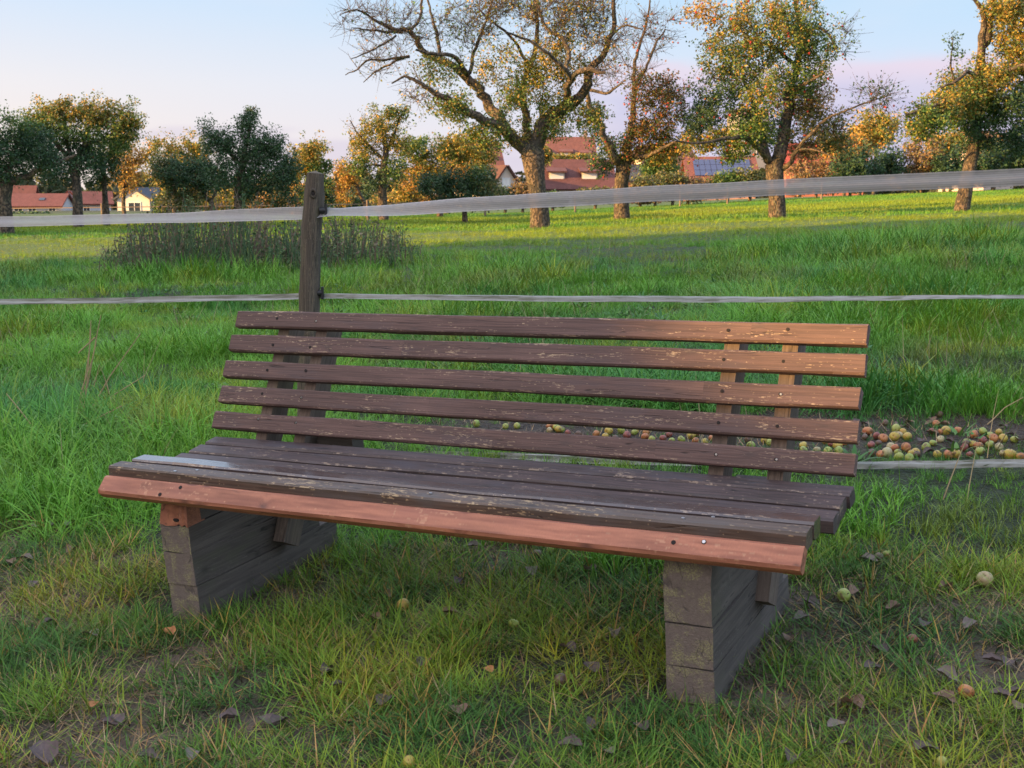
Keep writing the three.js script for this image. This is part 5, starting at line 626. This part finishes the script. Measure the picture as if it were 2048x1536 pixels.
house('modern white house with one large dark window', 268, 431, 170, { w: m(68, 170), d: 8, h: m(33, 170), rise: m(20, 170), gable: true, yaw: -.15, wall: [.72, .66, .58], roof: [.09, .10, .13], front: [[.15, 1.0, m(24, 170), m(20, 170)]] });
house('small white house seen just right of the fence post', 668, 424, 170, { w: m(48, 170), d: 7, h: m(26, 170), rise: m(16, 170), yaw: .3, wall: [.62, .63, .68], roof: [.28, .09, .07], front: [[-.6, .95, .75, .9]] });
house('house with a brown gable roof between the bushes and the half bare tree', 1012, 410, 165, { w: m(66, 165), d: 9, h: m(34, 165), rise: m(42, 165), gable: true, yaw: .55, wall: [.66, .55, .45], roof: [.15, .065, .05], front: [[0, 2.9, 1.0, .9, true], [-.9, .6, .9, 1.0]] });
house('house with red brown roof and two dormers behind the half bare tree', 1148, 406, 170, { w: m(158, 170), d: 9.4, h: m(30, 170), rise: m(55, 170), yaw: .06, wall: [.68, .60, .48], roof: [.20, .075, .065], front: [[-1.2, .7, 1.1, 1.5], [.3, .7, 1.0, 1.5], [2.8, .9, 1.2, 1.0]], dormers: [[-2.2, 2.1, 2.9, 1.35], [2.2, 2.1, 2.9, 1.35]], chimney: [[3.6, 0, 1.4]] });
house('large red roofed house with dormers on the slope above', 1128, 345, 230, { w: m(122, 230), d: 10, h: m(22, 230), rise: m(48, 230), yaw: .03, wall: [.62, .50, .42], roof: [.27, .105, .082], dormers: [[-3.6, 1.8, 2.6, 1.2], [.4, 2.0, 2.6, 1.2], [3.9, 1.6, 2.4, 1.2]], chimney: [[4.2, 0, 2.2]] });
house('red roof showing above the golden trees', 965, 355, 240, { w: m(80, 240), d: 10, h: m(24, 240), rise: m(46, 240), yaw: .2, wall: [.6, .5, .45], roof: [.26, .10, .08], dormers: [[.5, 1.8, 3, 1.1]] });
house('house with dark grey roof right of the pale split trunk', 1290, 384, 130, { w: m(66, 130), d: 7, h: m(22, 130), rise: m(30, 130), yaw: -.1, wall: [.40, .16, .12], roof: [.06, .065, .085], doors: [[-.8, .5, .8, 1.0]] });
house('cream house with brown roof half hidden by red apples', 1340, 372, 180, { w: m(100, 180), d: 9, h: m(38, 180), rise: m(40, 180), yaw: .1, wall: [.66, .58, .46], roof: [.18, .09, .07], front: [[-1.6, 1.6, 1, 1.1], [1.4, 1.6, 1, 1.1]] });
{
  const F = 120, s = house('house with blue solar panels on its red brown roof', 1446, 372, F, { w: m(128, F), d: 8, h: m(12, F), rise: m(44, F), yaw: -.05, wall: [.55, .30, .22], roof: [.30, .10, .07] });
  const mPan = std({ color: rgb(.045, .055, .13), roughness: .25 }), ang = Math.atan(s.k), g = new THREE.BoxGeometry(m(10.6, F), .50 / Math.sin(ang), .05); const cols = 10, rows = 3;
  for (let r = 0; r < rows; r++) for (let c = 0; c < cols; c++) { const p = part('solar_panel', g, mPan, s.rf), y = s.h + .36 + r * .53; p.position.set(m((c - 4.35) * 11.4, F), y + .30, -(y - s.h) / s.k + .05); p.rotation.x = ang - Math.PI / 2 + 0; p.rotation.x = -(Math.PI / 2 - ang); }
}
house('house with a bright red roof behind the tawny shrub', 1650, 350, 150, { w: m(150, 150), d: 9, h: m(24, 150), rise: m(38, 150), yaw: -.12, wall: [.45, .16, .10], roof: [.50, .085, .05] });
house('tall white apartment house behind the twisted apple tree', 1506, 345, 320, { w: m(58, 320), d: 12, h: m(112, 320), rise: m(12, 320), yaw: .1, wall: [.38, .36, .34], roof: [.30, .14, .10], front: [[-1.8, 11.5, 1.1, 1.3], [1.4, 11.5, 1.1, 1.3], [-1.8, 8.2, 1.1, 1.3], [1.4, 8.2, 1.1, 1.3], [-1.8, 4.9, 1.1, 1.3], [1.4, 4.9, 1.1, 1.3]] }, 'apartment_house');
house('house with a pink red roof under the leaning tree', 2000, 315, 140, { w: m(70, 140), d: 8, h: m(18, 140), rise: m(34, 140), yaw: .3, wall: [.55, .45, .40], roof: [.30, .13, .10] });
// ---------- back fence of the meadow ----------
const mOldPost = std({ color: rgb(.24, .17, .12), roughness: .9 });
[[205, 446, 44, 'thin post in front of the white houses at the left'], [735, 440, 46, 'short post right of the fence post, among the weeds'], [884, 436, 50, 'short post in front of the yellow orange tree'], [970, 432, 52, 'short post left of the half bare tree'], [1150, 421, 54, 'short post right of the half bare tree'], [1643, 388, 56, 'pale short post under the right hedge'], [1455, 392, 56, 'pale short post left of the twisted trunk'], [1360, 400, 56, 'short post between the split trunk and the twisted trunk']].forEach(([px, py, F, label]) => { const p = at(px, py, F); p.y = gy(p.x, F); const t = thing('field_post', label, 'post', p), g = new Geo(); g.tube([V(0, -.1, 0), V(.01, .35, 0), V(0, .75, 0)], [.045, .042, .036], 8); part('shaft', g.build(), mOldPost, t); const c = new THREE.ConeGeometry(.037, .03, 8); c.translate(0, .762, 0); part('top', c, mOldPost, t); });
{ const pts = [[-200, 46], [205, 44], [735, 46], [884, 50], [970, 52], [1150, 54], [1360, 56], [1455, 56], [1643, 56], [2100, 56]].map(([px, F]) => { const p = at(px, 430, F); p.y = gy(p.x, F) + .62; return p; }); solo('back_fence_tape', tapeRibbon(pts, [[0, .3], [1, .3]], .03, .3), mOldPost, 'thin fence tape along the short posts at the back of the meadow', 'fence tape'); }
// ---------- far woods and unseen hedges added on the sun's side to cast shade ----------
{
  const g = new Geo(true); for (let k = 0; k < 26; k++) { let v; do v = V(rr(-1, 1), rr(-1, 1), rr(-1, 1)); while (v.lengthSq() > 1); const a = V(rr(-1, 1), rr(-1, 1), rr(-1, 1)).normalize().multiplyScalar(.5), d = V(rr(-1, 1), rr(-1, 1), rr(-1, 1)).normalize().multiplyScalar(.5), k2 = rr(.7, 1.3); g.quad(v.clone().sub(a), v.clone().add(d), v.clone().add(a), v.clone().sub(d), undefined, [k2, k2, k2]); }
  const im = new THREE.InstancedMesh(g.build(), std({ vertexColors: true, side: THREE.DoubleSide, roughness: .9 }), 2600), m4 = new THREE.Matrix4(), q = new THREE.Quaternion(), e = new THREE.Euler();
  for (let k = 0; k < 2600; k++) { const F = rr(300, 520), X = rr(-.62, .62) * F, hmax = 5 + 7 * fbm(X / 40 + 9, F / 200, 3), s = rr(1.2, 2.6); e.set(rr(0, 6), rr(0, 6), rr(0, 6)); m4.compose(V(X, gy(X, F) + rr(0, hmax), -F), q.setFromEuler(e), V(s, s, s)); im.setMatrixAt(k, m4); const c = mix3(pick([[.06, .08, .03], [.10, .10, .035], [.17, .11, .04], [.05, .06, .035]]), [.08, .09, .04], rnd()); im.setColorAt(k, rgb(...c)); }
  im.name = 'distant_woods'; im.castShadow = im.receiveShadow = true; scene.add(im); tag(im, 'distant autumn woods beyond the village roofs', 'woods', null, 'stuff');
}
function shadeHedge(line, X, label) {                                      // an unseen hedge added to block the sun; c runs across the sun's rays
  const pts = []; for (let k = 0; k < line.length - 1; k++) { const [a, ya] = line[k], [b, yb] = line[k + 1], n = Math.max(1, Math.round((b - a) / .35)); for (let j = 0; j < n; j++) pts.push([mix(a, b, j / n), mix(ya, yb, j / n)]); } pts.push(line[line.length - 1]);
  const g = new Geo(), T = 1.3, rows = 14, P = (i, side, t) => { const [c, y] = pts[i], F = c + .3155 * X, b = gy(X, F) - .3, n = (fbm(c * 1.7 + side * 9, t * 6 + X, 3) - .5) * .35 * (t < 1 ? 1 : .4); return V(X + side * T / 2 * (1 - .35 * t * t) + n, mix(b, y + (t === 1 ? (fbm(c * 2.1, X, 3) - .5) * .12 : 0), t), -F); };
  for (let i = 0; i < pts.length - 1; i++) { for (let j = 0; j < rows; j++) for (const s of [1, -1]) { const a = P(i, s, j / rows), b = P(i + 1, s, j / rows), c = P(i + 1, s, (j + 1) / rows), d = P(i, s, (j + 1) / rows); s > 0 ? g.quad(a, b, c, d) : g.quad(d, c, b, a); } g.quad(P(i, 1, 1), P(i + 1, 1, 1), P(i + 1, -1, 1), P(i, -1, 1)); }
  for (const i of [0, pts.length - 1]) g.quad(P(i, 1, 0), P(i, -1, 0), P(i, -1, 1), P(i, 1, 1));
  solo('added_shade_hedge', g.build(), std({ color: rgb(.035, .055, .022), roughness: .95 }), label, 'hedge');
}
shadeHedge([[-7, 12], [1.5, 12], [1.9, 7.93], [2.6, 7.95], [3.25, 8.02], [3.6, 8.25], [3.85, 12], [22.6, 12.2]], -30, 'added unseen hedge shading the foreground, with a notch shaped to sunlight the backrest');  // added blocker; its notch is shaped to throw the sun patch
shadeHedge([[28.6, 3], [35.5, 3.2], [36.5, 9.3], [41, 9.3], [42, 7.4], [46, 7.4], [47, 2.7], [56, 2.7]], -31, 'added unseen hedge, its height stepped to shade the left trees');  // added blocker; steps decide how high each left tree stays shaded
{ const b = new THREE.BoxGeometry(1.2, 3.6, 4.6, 4, 8, 8), p = b.attributes.position; for (let k = 0; k < p.count; k++) p.setXYZ(k, p.getX(k) + (fbm(p.getY(k) * 2, p.getZ(k) * 2, 2) - .5) * .4, p.getY(k) + (fbm(p.getZ(k) * 2 + 5, p.getX(k), 2) - .5) * .12, p.getZ(k)); b.translate(-30, 8.60 + 1.8, 6.3); b.computeVertexNormals(); part('added_shade_box', b, std({ color: rgb(.035, .055, .022), roughness: .95 }), scene.children[scene.children.length - 2]); }  // added box closing the notch above, keeps sun off the upper tape

renderer.render(scene, camera);
